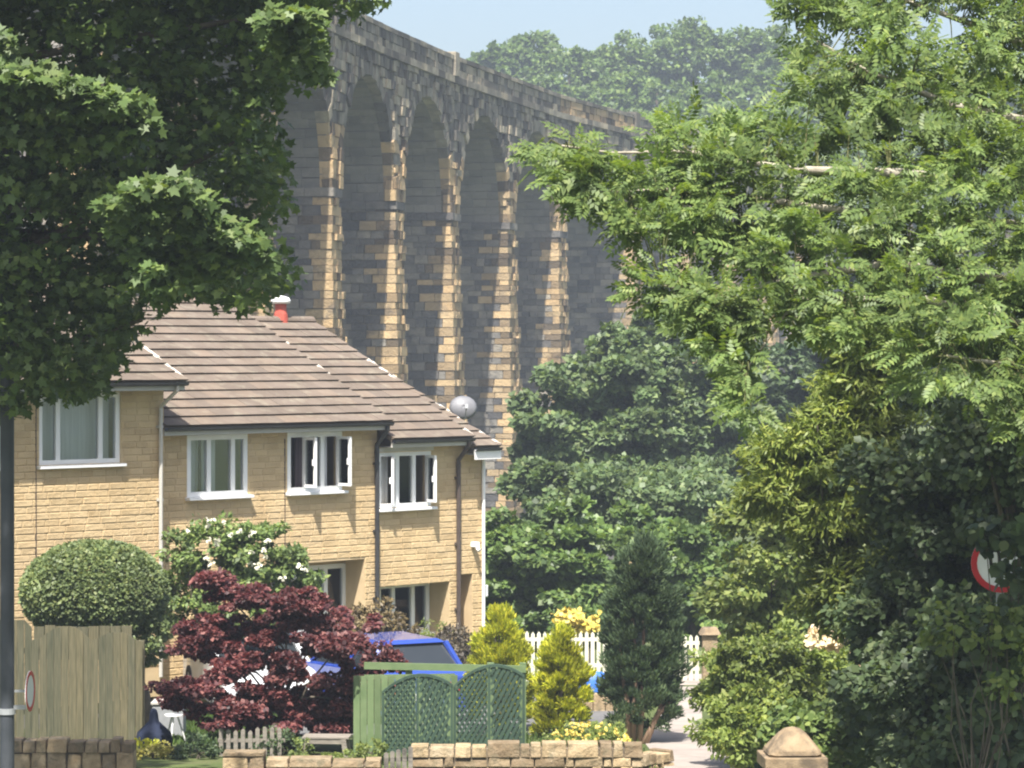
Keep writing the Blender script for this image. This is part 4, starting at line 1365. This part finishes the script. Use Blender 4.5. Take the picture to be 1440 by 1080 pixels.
leafy('broom_bush', 'small yellowish bush against the right house wall', 'bush', gbase(608, 53.5), [(c, rr, 700, 14, .1), (*ell(606, 915, 53.5, 24, 20), 500, 10, .1)], M['l_yew'], T_NEEDLE, .08, trunk=(.03, .4))
# low planting along the garden walls
for lab, nm, px, py, d, rx, ry, n, mt, tm_, sz in (
        ('yellow sedum cushion left of the red maple', 'sedum_patch', 215, 1066, 41.5, 34, 20, 1500, 'sedum', T_ROUND, .04),
        ('small light green cushion plant below the navy cover', 'cushion_plant', 205, 1048, 42.2, 18, 9, 420, 'l_golden', T_ROUND, .04),
        ('dark green low bush left of the stone block wall', 'low_bush', 280, 1060, 41.5, 34, 34, 2400, 'l_middark', T_QUAD, .055),
        ('clipped green ball at the foot of the bench', 'box_ball', 492, 1066, 40.8, 14, 12, 700, 'l_shrub', T_ROUND, .03),
        ('second clipped green ball left of the bench foot', 'box_ball', 462, 1068, 40.8, 20, 10, 800, 'l_shrub', T_ROUND, .03),
        ('small green shrub under the bench end beside the maple', 'low_shrub', 424, 1054, 41.6, 16, 20, 600, 'l_light', T_QUAD, .05),
        ('light green ground plant beside the sage green fence boards', 'low_shrub', 522, 1058, 40.6, 24, 20, 900, 'l_shrub', T_QUAD, .05),
        ('dark shaded plant beneath the red maple', 'shade_plant', 395, 1052, 42, 44, 26, 2200, 'l_middark', T_QUAD, .06)):
    c, rr = ell(px, py, d, rx, ry)
    g = tz(c[0], d)
    leafy(nm, lab, 'plant', (c[0], d, g), [(c, rr, n, 30, rr[0]*.25), ((c[0], d, (g+c[2]-rr[2])/2), (rr[0]*.9, rr[1]*.9, max((c[2]-g)/2, .05)), n//2, 20, rr[0]*.25)], M[mt], tm_, sz, trunk=(.015, max(c[2]-g, .08)))
c, rr = ell(830, 1036, 42, 58, 18)
fl_ = leafy('flower_border', 'low border of yellow flowers behind the garden wall', 'flowers', gbase(830, 42), [(c, rr, 3000, 34, .12), (*ell(830, 1055, 42, 60, 16), 1500, 20, .12)], M['l_shrub'], T_QUAD, .05, trunk=(.015, .2))
q = in_poly([(765, 1030), (790, 1016), (850, 1012), (890, 1030), (880, 1046), (780, 1046)], 46)
sp = spray_leaves(pix3(q, rng.uniform(41.0, 41.5, len(q))), 6, .025, .04, cam=.8)
leafmesh('flowers', *sp, np.full(len(sp[0]), .042), T_ROUND, M['petalyellow'], fl_, fl_.location)
# grass of the lawn behind the fence
gn = 9000
gp = np.stack([rng.uniform(-6.4, -3.6, gn), rng.uniform(43.6, 49.5, gn), np.zeros(gn)], 1)
gp[:, 2] = [tz(a, b) for a, b, _ in gp]
leafmesh('lawn_grass', gp, _norm(np.array([0, 0, 1])+.35*rdir(gn)), _norm(rdir(gn)+np.array([0, -.6, .3])), .09*rng.uniform(.6, 1.3, gn), T_NEEDLE, M['grass'])
tag(bpy.data.objects['lawn_grass'], 'short lawn grass between the maple and the clipped bush', 'grass', kind='stuff')
g2 = 14000
gp = np.stack([rng.uniform(-1.5, 4.6, g2), rng.uniform(38.5, 56, g2), np.zeros(g2)], 1)
ok = np.array([not (np.interp(b, [38, 42, 44, 48, 51, 57], [2.1, 2.05, 2.0, 2.35, 2.62, 3.3])-.1 < a < np.interp(b, [38, 44, 48, 51, 57], [3.15, 3.1, 3.15, 3.32, 3.95])+.1) and not (b > 45 and a < 2.3) for a, b, _ in gp])
gp = gp[ok]; gp[:, 2] = [tz(a, b) for a, b, _ in gp]
gn = len(gp)
tag(leafmesh('verge_grass', gp, _norm(np.array([0, 0, 1])+.4*rdir(gn)), _norm(rdir(gn)+np.array([0, -.6, .3])), .10*rng.uniform(.5, 1.3, gn), T_NEEDLE, M['grass']), 'rough grass beside the garden path', 'grass', kind='stuff')

# ================================================================== FENCES, WALLS, GATES
def ppt(px, d, z):
    return Vector(((px-720)/F*d, d, z))


# weathered board fence with wavy top
fb = empty('board_fence', gbase(120, 43.5))
tag(fb, 'weathered wooden board fence with scalloped top below the clipped bush', 'fence')
fo = Vector(fb.location)
def btop(px):
    return float(np.interp(px, [-300, 44, 45, 58, 75, 95, 112, 124, 130, 140, 152, 165, 180, 195], [870, 872, 907, 896, 884, 880, 884, 896, 904, 896, 890, 888, 892, 903]))
px = -236.0
w_px = 10.4
while px < 195:
    d = 43.5
    a, b = ppt(px, d, 0)-fo, ppt(px+w_px-.5, d, 0)-fo
    za, zb = at(px, btop(px), d).z-fo.z, at(px+w_px-.5, btop(px+w_px-.5), d).z-fo.z
    yy = random.uniform(-.012, .012)
    zb0 = -.02
    MB().hexa([(a.x, yy, zb0), (b.x, yy, zb0), (b.x, yy+.022, zb0), (a.x, yy+.022, zb0), (a.x, yy, za), (b.x, yy, zb), (b.x, yy+.022, zb), (a.x, yy+.022, za)]).build('board', M['fencewood'], fb)
    px += w_px
for py in (915, 1000):
    p0, p1 = at(-236, py, 43.56)-fo, at(194, py, 43.56)-fo
    MB().box(p0.x, p1.x, .045, .09, p0.z-.04, p0.z+.04).build('rail', M['fencewood'], fb)
for px in (-210, -125, -40, 44, 120, 197):
    p0 = at(px, 902, 43.5)-fo
    MB().box(p0.x-.05, p0.x+.05, .092, .19, -.1, p0.z).build('post', M['fencewood'], fb)
# upper capping rail behind the scallops
p0, p1 = at(46, 882, 43.6)-fo, at(185, 882, 43.6)-fo
for k in range(9):
    a, b = p0.x+(p1.x-p0.x)*k/9., p0.x+(p1.x-p0.x)*(k+.94)/9.
    MB().box(a, b, .2, .22, p0.z-.5, p0.z+random.uniform(-.01, .02)).build('board', M['fencewood'], fb)

# green trellis: two arch-topped panels
def trellis(label, xa, xb, ysl, ytop, ysr, ybot, d):
    r = empty('trellis_panel', ppt((xa+xb)/2, d, tz(0, d)))
    tag(r, label, 'trellis', 'green arched trellis panels')
    o = Vector(r.location); s = F/d
    hw = (xb-xa)/2/s
    zb = at(0, ybot, d).z-o.z; zl, zt, zr = (at(0, q_, d).z-o.z for q_ in (ysl, ytop, ysr))
    top = lambda x: (zl+(zr-zl)*(x+hw)/(2*hw)) + (zt-(zl+zr)/2)*(1-(x/hw)**2)
    fr = .035
    for x in (-hw+fr/2, 0, hw-fr/2):
        MB().box(x-fr/2, x+fr/2, -.03, .03, 0, top(x)-.005).build('stile', M['greenpaint'], r)
    MB().box(-hw+fr, -fr/2-.001, -.025, .025, zb, zb+.04).box(fr/2+.001, hw-fr, -.025, .025, zb, zb+.04).build('bottom_rail', M['greenpaint'], r)
    am = MB(); n = 20
    for k in range(n):
        x0, x1 = -hw+2*hw*k/n, -hw+2*hw*(k+1)/n
        am.hexa([(x0, -.035, top(x0)-.005), (x1, -.035, top(x1)-.005), (x1, .035, top(x1)-.005), (x0, .035, top(x0)-.005),
                 (x0, -.035, top(x0)+.035), (x1, -.035, top(x1)+.035), (x1, .035, top(x1)+.035), (x0, .035, top(x0)+.035)])
    am.build('arched_rail', M['greenpaint'], r)
    # crossing diagonal slats, clipped to each half
    def slats(x0, x1, ang, y0, y1, pitch, w):
        dx, dz = math.cos(ang), math.sin(ang)
        nx_, nz_ = -dz, dx
        cxm, czm = (x0+x1)/2, (zb+zt)/2
        for k in range(-16, 17):
            px0, pz0 = cxm+nx_*k*pitch, czm+nz_*k*pitch
            ts = [t for t in np.linspace(-1.6, 1.6, 321) if x0 < px0+dx*t < x1 and zb+.02 < pz0+dz*t < top(px0+dx*t)-.0]
            if len(ts) < 8: continue
            a, b = ts[0], ts[-1]
            P = [(px0+dx*t+nx_*v*w/2, pz0+dz*t+nz_*v*w/2) for t, v in ((a, -1), (b, -1), (b, 1), (a, 1))]
            P = [(min(max(x, x0), x1), z) for x, z in P]
            mb = MB().prism(P, y0, y1)
            mb.build('slat', M['greenpaint'], r)
    L0, L1 = (-hw+fr, -fr/2), (fr/2, hw-fr)
    slats(*L0, R(58), -.022, -.008, .062, .048); slats(*L0, R(-58), -.006, .008, .062, .048)
    slats(*L1, R(62), -.022, -.008, .068, .050); slats(*L1, R(-62), -.006, .006, .085, .075)
    return r


trellis('left arched green trellis panel, partly shaded by the red maple', 537, 637, 976, 951, 966, 1058, 41.0)
trellis('right arched green trellis panel beside the golden conifer', 637.8, 738, 968, 938, 953, 1048, 41.05)

# sage green fence behind the trellis
gf = empty('green_fence', gbase(620, 42.3))
tag(gf, 'sage green post and rail fence standing behind the arched trellis', 'fence')
go = Vector(gf.location)
for px, ty in ((505, 952), (575, 936), (690, 932), (735, 932)):
    p = at(px, ty, 42.3)-go
    MB().box(p.x-.05, p.x+.05, -.05, .05, -.1, p.z).build('post', M['sagepaint'], gf)
for (xa, ya, xb, yb, h_) in ((512, 936, 740, 941, .10), (512, 952, 640, 950, .06)):
    a, b = at(xa, ya, 42.22)-go, at(xb, yb, 42.22)-go
    MB().bar(a, b, .05, h_).build('rail', M['sagepaint'], gf)
px = 497
while px < 640:
    a, b = at(px, 950, 42.1)-go, at(px+9.2, 950, 42.1)-go
    MB().box(a.x, b.x, a.y-.012, a.y+.012, -.05, a.z+random.uniform(-.01, .01)).build('board', M['sagepaint'], gf)
    px += 9.8

# white picket fences either side of the juniper
def picket(label, xa, xb, ytop, ybot, d, step=8.4):
    r = empty('picket_fence', ppt(xa, d, tz(0, d)))
    tag(r, label, 'fence', 'cream picket fences')
    o = Vector(r.location)
    zt = at(0, ytop, d).z-o.z; zb = at(0, ybot, d).z-o.z
    px = xa
    while px < xb:
        x = at(px, 0, d).x-o.x; w = .036
        z = zt+random.uniform(-.015, .015)
        MB().prism([(x-w, -.02), (x+w, -.02), (x+w, z-.05), (x, z), (x-w, z-.05)], -.01, .01).build('picket', M['picket'], r)
        px += step
    x1 = at(xb, 0, d).x-o.x
    for z in (zt-.16, zb+.2):
        MB().box(-.04, x1, .012, .045, z-.035, z+.035).build('rail', M['picket'], r)


picket('cream picket fence left of the dark juniper below the yellow azalea', 741, 862, 888, 950, 57.5)
picket('short end of cream picket fence between juniper and pale gatepost', 938, 984, 893, 955, 57.6)
gp_ = empty('stone_gatepost', gbase(998, 57.2))
tag(gp_, 'pale stone gatepost with flat cap at the far end of the path', 'gatepost')
zt = at(0, 892, 57.2).z-gp_.location.z
MB().box(-.15, .15, -.15, .15, -.1, zt).build('shaft', M['gardenstone'], gp_, bevel=.02)
MB().hexa([(-.22, -.22, zt), (.22, -.22, zt), (.22, .22, zt), (-.22, .22, zt), (-.14, -.14, zt+.14), (.14, -.14, zt+.14), (.14, .14, zt+.14), (-.14, .14, zt+.14)]).build('cap', M['capstone'], gp_, bevel=.015)


# rubble garden walls
def rubble(label, xa, xb, ytop, d, d2=None, hmin=.11, hmax=.24, lmin=.12, lmax=.46, coping=True, depth=.35, upright=()):
    d2 = d2 or d
    A, B = ppt(xa, d, 0), ppt(xb, d2, 0)
    A.z = tz(A.x, d); B.z = tz(B.x, d2)
    zt = at(0, ytop, (d+d2)/2).z
    r = empty('garden_wall', (A.x, A.y, min(A.z, B.z)), math.atan2(B.y-A.y, B.x-A.x))
    tag(r, label, 'wall', 'rubble stone garden walls')
    L = math.hypot(B.x-A.x, B.y-A.y); H = zt-r.location.z
    MB().box(.03, L-.03, .05, depth-.02, -.1, H-.08).build('core', M['stonecore'], r)
    z = -.05
    while z < H-.03:
        h = random.uniform(hmin, hmax)
        if H-(z+h) < .08: h = H-z
        x = 0
        last = z+h >= H-.001
        while x < L:
            l = random.uniform(lmin, lmax)
            if L-(x+l) < .1: l = L-x
            tj = random.uniform(-.05, .03) if last else random.uniform(-.02, .02)
            pts = [(x+.006, -.0-random.uniform(0, .035), z+.006), (x+l-.006, -random.uniform(0, .035), z+.006), (x+l-.006, depth, z+.006), (x+.006, depth, z+.006),
                   (x+.006+random.uniform(0, .02), random.uniform(-.02, .02), z+h-.006+tj), (x+l-.006-random.uniform(0, .02), random.uniform(-.02, .02), z+h-.006+tj+random.uniform(-.015, .015)),
                   (x+l-.006, depth, z+h-.006+tj), (x+.006, depth, z+h-.006+tj)]
            MB().hexa(pts).build('stone', M['gardenstone'], r, bevel=.013)
            x += l
        z += h


rubble('rubble stone garden wall in front of the green trellis, running to the path', 577, 905, 1046, 39.9)
rubble('end of rubble garden wall curving down beside the path', 906, 948, 1056, 39.85, 40.4, hmin=.16, hmax=.26, lmin=.1, lmax=.18)
rubble('low rubble wall at the foot of the weathered board fence', -240, 188, 1040, 39.9, hmin=.14, hmax=.24, lmin=.12, lmax=.3)
rubble('low block wall beneath the red maple', 312, 372, 1054, 39.9, hmin=.2, hmax=.3, lmin=.3, lmax=.6)
rubble('low pale stone edging in front of the bench', 373, 536, 1068, 39.9, hmin=.15, hmax=.2, lmin=.3, lmax=.6)
# little weathered picket in the wall gap
r = empty('low_picket', ppt(540, 39.7, tz(0, 39.7)))
tag(r, 'small weathered picket edging between trellis and garden wall', 'fence')
for k in range(5):
    x = k*.083
    zt = at(0, 1058-2.2*k, 39.7).z-r.location.z
    MB().prism([(x, -.05), (x+.062, -.05), (x+.062, zt-.02), (x+.031, zt), (x, zt-.02)], -.012, .012).build('picket', M['benchwood'], r)
MB().box(-.01, .41, .014, .04, .55, .6).build('rail', M['benchwood'], r)
# pale miniature fence under the maple
r = empty('edging_fence', ppt(308, 41.8, tz(0, 41.8)))
tag(r, 'row of pale wooden pickets half hidden under the red maple', 'fence')
for k in range(9):
    x = k*.105
    zt = at(0, 1024+random.uniform(-3, 3), 41.8).z-r.location.z
    MB().prism([(x, -.05), (x+.06, -.05), (x+.06, zt-.03), (x+.03, zt), (x, zt-.03)], -.012, .012).build('picket', M['benchwood'], r)
MB().box(-.02, .95, .014, .04, .2, .25).build('rail', M['benchwood'], r)

# stone gate pier with pyramid cap, close
g = gbase(1114, 30)
r = empty('gate_pier', g, R(3))
tag(r, 'stone gate pier with a weathered pyramid cap at the bottom edge', 'gate pier')
s = 30/F
z0, z1, z2 = (at(0, q_, 30).z-g[2] for q_ in (1078, 1060, 1022))
w = 44*s
MB().box(-w*.78, w*.78, -w*.78, w*.78, -.1, z0-.002).build('shaft', M['gardenstone'], r, bevel=.02)
MB().box(-w, w, -w, w, z0, z1-.001).build('cap_slab', M['capstone'], r, bevel=.012)
MB().hexa([(-w*.97, -w*.97, z1), (w*.97, -w*.97, z1), (w*.97, w*.97, z1), (-w*.97, w*.97, z1), (-w*.28, -w*.28, z2), (w*.28, -w*.28, z2), (w*.28, w*.28, z2), (-w*.28, w*.28, z2)]).build('cap_pyramid', M['capstone'], r, bevel=.075)

# ================================================================== POLES AND SIGNS
g = gbase(10, 30)
r = empty('street_pole', g)
tag(r, 'dark upright pole at the left edge under the sycamore', 'pole')
rp = 10.5*30/F
MB().tube([(0, 0, -.2), (0, 0, 8.6)], [rp, rp*.92], 16).build('shaft', M['poledark'], r, smooth=False)
z = at(0, 1000, 30).z-g[2]
MB().tube([(0, 0, z-.03), (0, 0, z+.03)], rp+.012, 16).box(rp-.01, .2, -.02, .02, z+.02, z+.06).build('clamp', M['greymetal'], r)
g2 = Vector((ppt(42, 30, 0).x, 30, at(0, 972, 30).z))
r = empty('road_sign', g2, R(86.5))
tag(r, 'round red bordered sign seen nearly edge on beside the dark pole', 'sign')


def disc(name, rad, y0, y1, mat, parent, inner=0, n=28):
    mb = MB()
    for y in (y0, y1):
        for k in range(n):
            q = 2*math.pi*k/n; mb.v.append((rad*math.cos(q), y, rad*math.sin(q)))
    if inner:
        for y in (y0, y1):
            for k in range(n):
                q = 2*math.pi*k/n; mb.v.append((inner*math.cos(q), y, inner*math.sin(q)))
        for k in range(n):
            k2 = (k+1) % n
            mb.f += [(k, k2, n+k2, n+k), (2*n+k, 3*n+k, 3*n+k2, 2*n+k2), (k2, k, 2*n+k, 2*n+k2), (n+k, n+k2, 3*n+k2, 3*n+k)]
    else:
        mb.f = [tuple(range(n)), tuple(range(2*n-1, n-1, -1))] + [(k2, k, n+k, n+k2) for k, k2 in ((k, (k+1) % n) for k in range(n))]
    return mb.build(name, M[mat], parent)


disc('plate', .21, -.004, .004, 'white', r)
disc('border', .21, -.008, -.0045, 'red', r, .165)
MB().box(-.04, .04, .0045, .03, -.05, .05).box(-.012, .012, .03, .16, -.012, .012).build('bracket', M['greymetal'], r)

# larger sign among the leaves at the right
sp_ = at(1407, 792, 26.6)
r = empty('speed_sign', sp_, R(-4))
tag(r, 'red bordered round sign half hidden by leaves at the right edge', 'sign')
disc('plate', .27, -.004, .004, 'white', r)
disc('border', .27, -.009, -.0045, 'red', r, .215)
mb = MB()
# black figure, only partly visible through the leaves
n = 18
for y in (-.009, -.0045):
    for rr_ in ((.055, .13), (.025, .09)):
        for k in range(n):
            q = 2*math.pi*k/n; mb.v.append((-.05+rr_[0]*math.cos(q), y, .03+rr_[1]*math.sin(q)))
for k in range(n):
    k2 = (k+1) % n
    mb.f += [(k, k2, n+k2, n+k), (2*n+k, 3*n+k, 3*n+k2, 2*n+k2), (k2, k, 2*n+k, 2*n+k2), (n+k, n+k2, 3*n+k2, 3*n+k)]
mb.build('black_mark', M['black'], r)
MB().tube([(0, .04, .28), (0, .04, tz(0, 26.6)-sp_.z-.1)], .038, 12).box(-.2, .2, .0045, .02, -.02, .02).build('post', M['greymetal'], r)

# ================================================================== CARS
def car(label, loc, rz, paint, L=4.0, W_=1.7, H_=1.45):
    r = empty('parked_car', loc, rz)
    tag(r, label, 'car', 'cars parked on the driveway')
    hl = L/2
    low = [(-hl, .25), (-hl+.1, .2), (hl-.15, .2), (hl, .3), (hl-.02, .55), (hl-.12, .72), (hl-1.05, .86), (-hl+.15, .93), (-hl, .8)]
    n = len(low)
    mb = MB()
    for yy, sc_, dz_ in ((-W_/2, .96, 0), (-W_/2+.06, 1, .012), (W_/2-.06, 1, .012), (W_/2, .96, 0)):
        mb.v += [(x*sc_ if abs(x) > hl-.3 else x, yy, z+(dz_ if z > .6 else 0)) for x, z in low]
    for j in range(3):
        for k in range(n):
            k2 = (k+1) % n
            mb.f.append((j*n+k, j*n+k2, (j+1)*n+k2, (j+1)*n+k))
    mb.f += [tuple(range(n))[::-1], tuple(range(3*n, 4*n))]
    mb.build('body', M[paint], r, smooth=False, bevel=.03)
    x0, x1, x2, x3 = -hl+.18, -hl+.55, hl-1.75, hl-1.02
    zb, zt = .9, H_
    w0, w1 = W_/2-.06, W_/2-.22
    cab = MB().hexa([(x0, -w0, zb), (x3, -w0, zb-.04), (x3, w0, zb-.04), (x0, w0, zb), (x1, -w1, zt-.06), (x2, -w1, zt-.06), (x2, w1, zt-.06), (x1, w1, zt-.06)])
    cab.build('glasshouse', M['carglass'], r, bevel=.03)
    MB().hexa([(x1-.08, -w1-.02, zt-.06), (x2+.08, -w1-.02, zt-.06), (x2+.08, w1+.02, zt-.06), (x1-.08, w1+.02, zt-.06),
               (x1+.05, -w1+.08, zt), (x2-.1, -w1+.08, zt), (x2-.1, w1-.08, zt), (x1+.05, w1-.08, zt)]).build('roof', M[paint], r, bevel=.03)
    for sgn in (-1, 1):
        for (xa, xb) in ((x0, x1-.04), (x3, x2+.04), ((x0+x3)/2-.1, (x1+x2)/2-.1)):
            MB().bar((xa, sgn*(w0+.005), zb-.02), (xb, sgn*(w1+.008), zt-.05), .09, .05).build('pillar', M[paint], r)
        for xx in (-hl+.75, hl-.8):
            wm = MB()
            for k, (rr_, yy) in enumerate(((.2, -.1), (.31, -.1), (.32, -.06), (.32, .06), (.31, .1), (.2, .1))):
                for q in range(18):
                    a_ = 2*math.pi*q/18; wm.v.append((rr_*math.cos(a_), yy, rr_*math.sin(a_)))
            for k in range(5):
                for q in range(18):
                    q2 = (q+1) % 18; wm.f.append((k*18+q, k*18+q2, (k+1)*18+q2, (k+1)*18+q))
            wo_ = wm.build('wheel', M['tyre'], r, smooth=False)
            wo_.location = (xx, sgn*(W_/2-.08), .32)
            disc('rim', .2, -.085, .085, 'greymetal', wo_, 0, 18)
        for xx, nm, mt in ((hl-.05, 'headlight', 'white'), (-hl-.005, 'tail_light', 'red')):
            MB().box(xx-.05, xx+.03, sgn*(W_/2-.34)-.13, sgn*(W_/2-.34)+.13, .56, .72).build(nm, M[mt], r, bevel=.02)
    MB().box(-hl-.02, -hl+.03, -.26, .26, .45, .56).build('number_plate', M['petalcream'] if False else M['white'], r)
    return r


b_ = gbase(528, 49.0)
car('blue parked car beyond the red maple and green trellis', (b_[0], b_[1], b_[2]+.012), R(118), 'carblue', 3.8, 1.66, 1.38)
b_ = gbase(352, 50.4)
car('silver white parked car almost hidden behind the red maple', (b_[0], b_[1], b_[2]+.012), R(286), 'carwhite', 4.1, 1.7, 1.36)

# ================================================================== GARDEN FURNITURE AND OTHER SMALL THINGS
# bench by the trellis
g = gbase(460, 41.9)
r = empty('garden_bench', g, R(-4))
tag(r, 'grey wooden garden bench at the right foot of the red maple', 'bench')
zs = at(0, 1034, 41.9).z-g[2]
for k in range(4):
    MB().box(-.34, .34, -.2+k*.1, -.11+k*.1, zs-.03, zs).build('seat_slat', M['benchwood'], r, bevel=.004)
for sx in (-.26, .26):
    for sy in (-.17, .15):
        MB().hexa([(sx-.035+.04*(1 if sx > 0 else -1), sy-.03, -.03), (sx+.035+.04*(1 if sx > 0 else -1), sy-.03, -.03), (sx+.035+.04*(1 if sx > 0 else -1), sy+.03, -.03), (sx-.035+.04*(1 if sx > 0 else -1), sy+.03, -.03),
                   (sx-.035, sy-.03, zs-.032), (sx+.035, sy-.03, zs-.032), (sx+.035, sy+.03, zs-.032), (sx-.035, sy+.03, zs-.032)]).build('leg', M['benchwood'], r)
MB().box(-.3, .3, -.19, -.17, zs-.1, zs-.034).build('apron', M['benchwood'], r)
# navy covered furniture
g = gbase(216, 43)
s = 43/F
r = empty('covered_parasol', g)
tag(r, 'navy cloth cover with a narrow neck standing beside the board fence', 'cover')
hz = at(0, 1000, 43).z-g[2]
zz = lambda py: at(0, py, 43).z-g[2]
prof = [(24*s, -.02), (25*s, zz(1040)), (23*s, zz(1030)), (14*s, zz(1021)), (7*s, zz(1014)), (5.5*s, zz(1003)), (4*s, zz(998)), (1*s, zz(996))]
mb = MB(); n = 22
for rr_, z in prof:
    for k in range(n):
        q = 2*math.pi*k/n; f_ = 1+.10*math.sin(5*q+z*3)
        mb.v.append((rr_*f_*math.cos(q), rr_*f_*.8*math.sin(q), z))
for i in range(len(prof)-1):
    for k in range(n):
        mb.f.append((i*n+k, i*n+(k+1) % n, (i+1)*n+(k+1) % n, (i+1)*n+k))
mb.f.append(tuple(range((len(prof)-1)*n, len(prof)*n)))
mb.build('cloth', M['navy'], r, smooth=True)
# small white table
g = gbase(245, 43.8)
r = empty('garden_table', g)
tag(r, 'small white garden table with slanting legs beside the navy cover', 'table')
zt = at(0, 1004, 43.8).z-g[2]
MB().lathe((0, 0, zt-.03), [(.12, 0), (.15, .005), (.15, .025), (.12, .03)], 18).build('table_top', M['upvc'], r)
for a_ in (20, 140, 260):
    q = R(a_)
    MB().tube([(.05*math.cos(q), .05*math.sin(q), zt-.03), (.19*math.cos(q), .19*math.sin(q), -.02)], .013, 8).build('leg', M['upvc'], r)
# grey boxes behind it
g = gbase(238, 44.8)
r = empty('storage_box', g)
tag(r, 'grey garden storage box behind the small white table', 'box')
zt = at(0, 985, 44.8).z-g[2]
MB().box(-.24, .24, -.2, .2, 0, zt-.05).build('box_body', M['greymetal'], r, bevel=.015)
MB().box(-.26, .26, -.22, .22, zt-.048, zt).build('lid', M['cream'], r, bevel=.012)
# blue sheet behind the golden conifer, on a low stone ledge
g = gbase(834, 50)
r = empty('stone_ledge', g)
tag(r, 'low pale stone ledge between golden conifer and juniper', 'ledge')
zt = at(0, 972, 50).z-g[2]
for k in range(4):
    MB().box(-.42+k*.21, -.42+k*.21+.2, -.2, .2, -.05, zt+random.uniform(-.015, .0)).build('stone', M['gardenstone'], r, bevel=.015)
r2_ = empty('blue_cover', (g[0], g[1], g[2]+zt))
tag(r2_, 'crumpled bright blue plastic cover on the stone ledge beside the juniper', 'cover')
mb = MB(); n = 20
hb = at(0, 944, 50).z-g[2]-zt
for i in range(8):
    t = i/7.
    rr_ = .34*math.cos(t*math.pi/2)**.6
    for k in range(n):
        q = 2*math.pi*k/n; f_ = 1+.05*math.sin(3*q+2*t)+.015*math.sin(7*q)
        mb.v.append((rr_*f_*math.cos(q), rr_*.55*f_*math.sin(q), hb*math.sin(t*math.pi/2)))
for i in range(7):
    for k in range(n):
        mb.f.append((i*n+k, i*n+(k+1) % n, (i+1)*n+(k+1) % n, (i+1)*n+k))
mb.build('sheet', M['bluetarp'], r2_, smooth=True)

# leaves that half cover the round sign
q = np.concatenate([in_poly([(1385, 735), (1450, 735), (1450, 850), (1418, 842), (1412, 800), (1392, 790), (1384, 768)], 46), in_poly([(1385, 855), (1450, 850), (1450, 1090), (1385, 1090)], 110), in_poly([(1375, 745), (1392, 735), (1396, 768), (1380, 770)], 7)])
sp = spray_leaves(pix3(q, rng.uniform(25.4, 25.9, len(q))), 7, .1, .1, cam=.6)
hs = empty('hazel_spray', (4.75, 25.7, tz(4.75, 25.7)))
tag(hs, 'leafy hazel shoots growing up in front of the red bordered sign', 'shrub')
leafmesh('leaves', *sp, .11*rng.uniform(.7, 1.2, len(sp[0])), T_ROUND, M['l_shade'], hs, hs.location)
mb = MB()
limbs(mb, (0, 0, -.05), [Vector(v) for v in pix3(q[::6], np.full(len(q[::6]), 25.7))], .018, hs.location)
mb.build('stems', M['bark'], hs)
# ================================================================== AIR
hz_m, t, out = _nodes('haze_air')
pv = t.nodes.new('ShaderNodeVolumePrincipled')
pv.inputs['Color'].default_value = (.78, .88, 1.0, 1)
pv.inputs['Density'].default_value = .0009
pv.inputs['Anisotropy'].default_value = .2
t.links.new(pv.outputs[0], out.inputs['Volume'])
hz_o = MB().box(-310, 310, -65, 730, -11, 42).build('haze', hz_m)
hz_o['kind'] = 'stuff'
hz_o['label'] = 'thin pale summer haze filling the valley air'
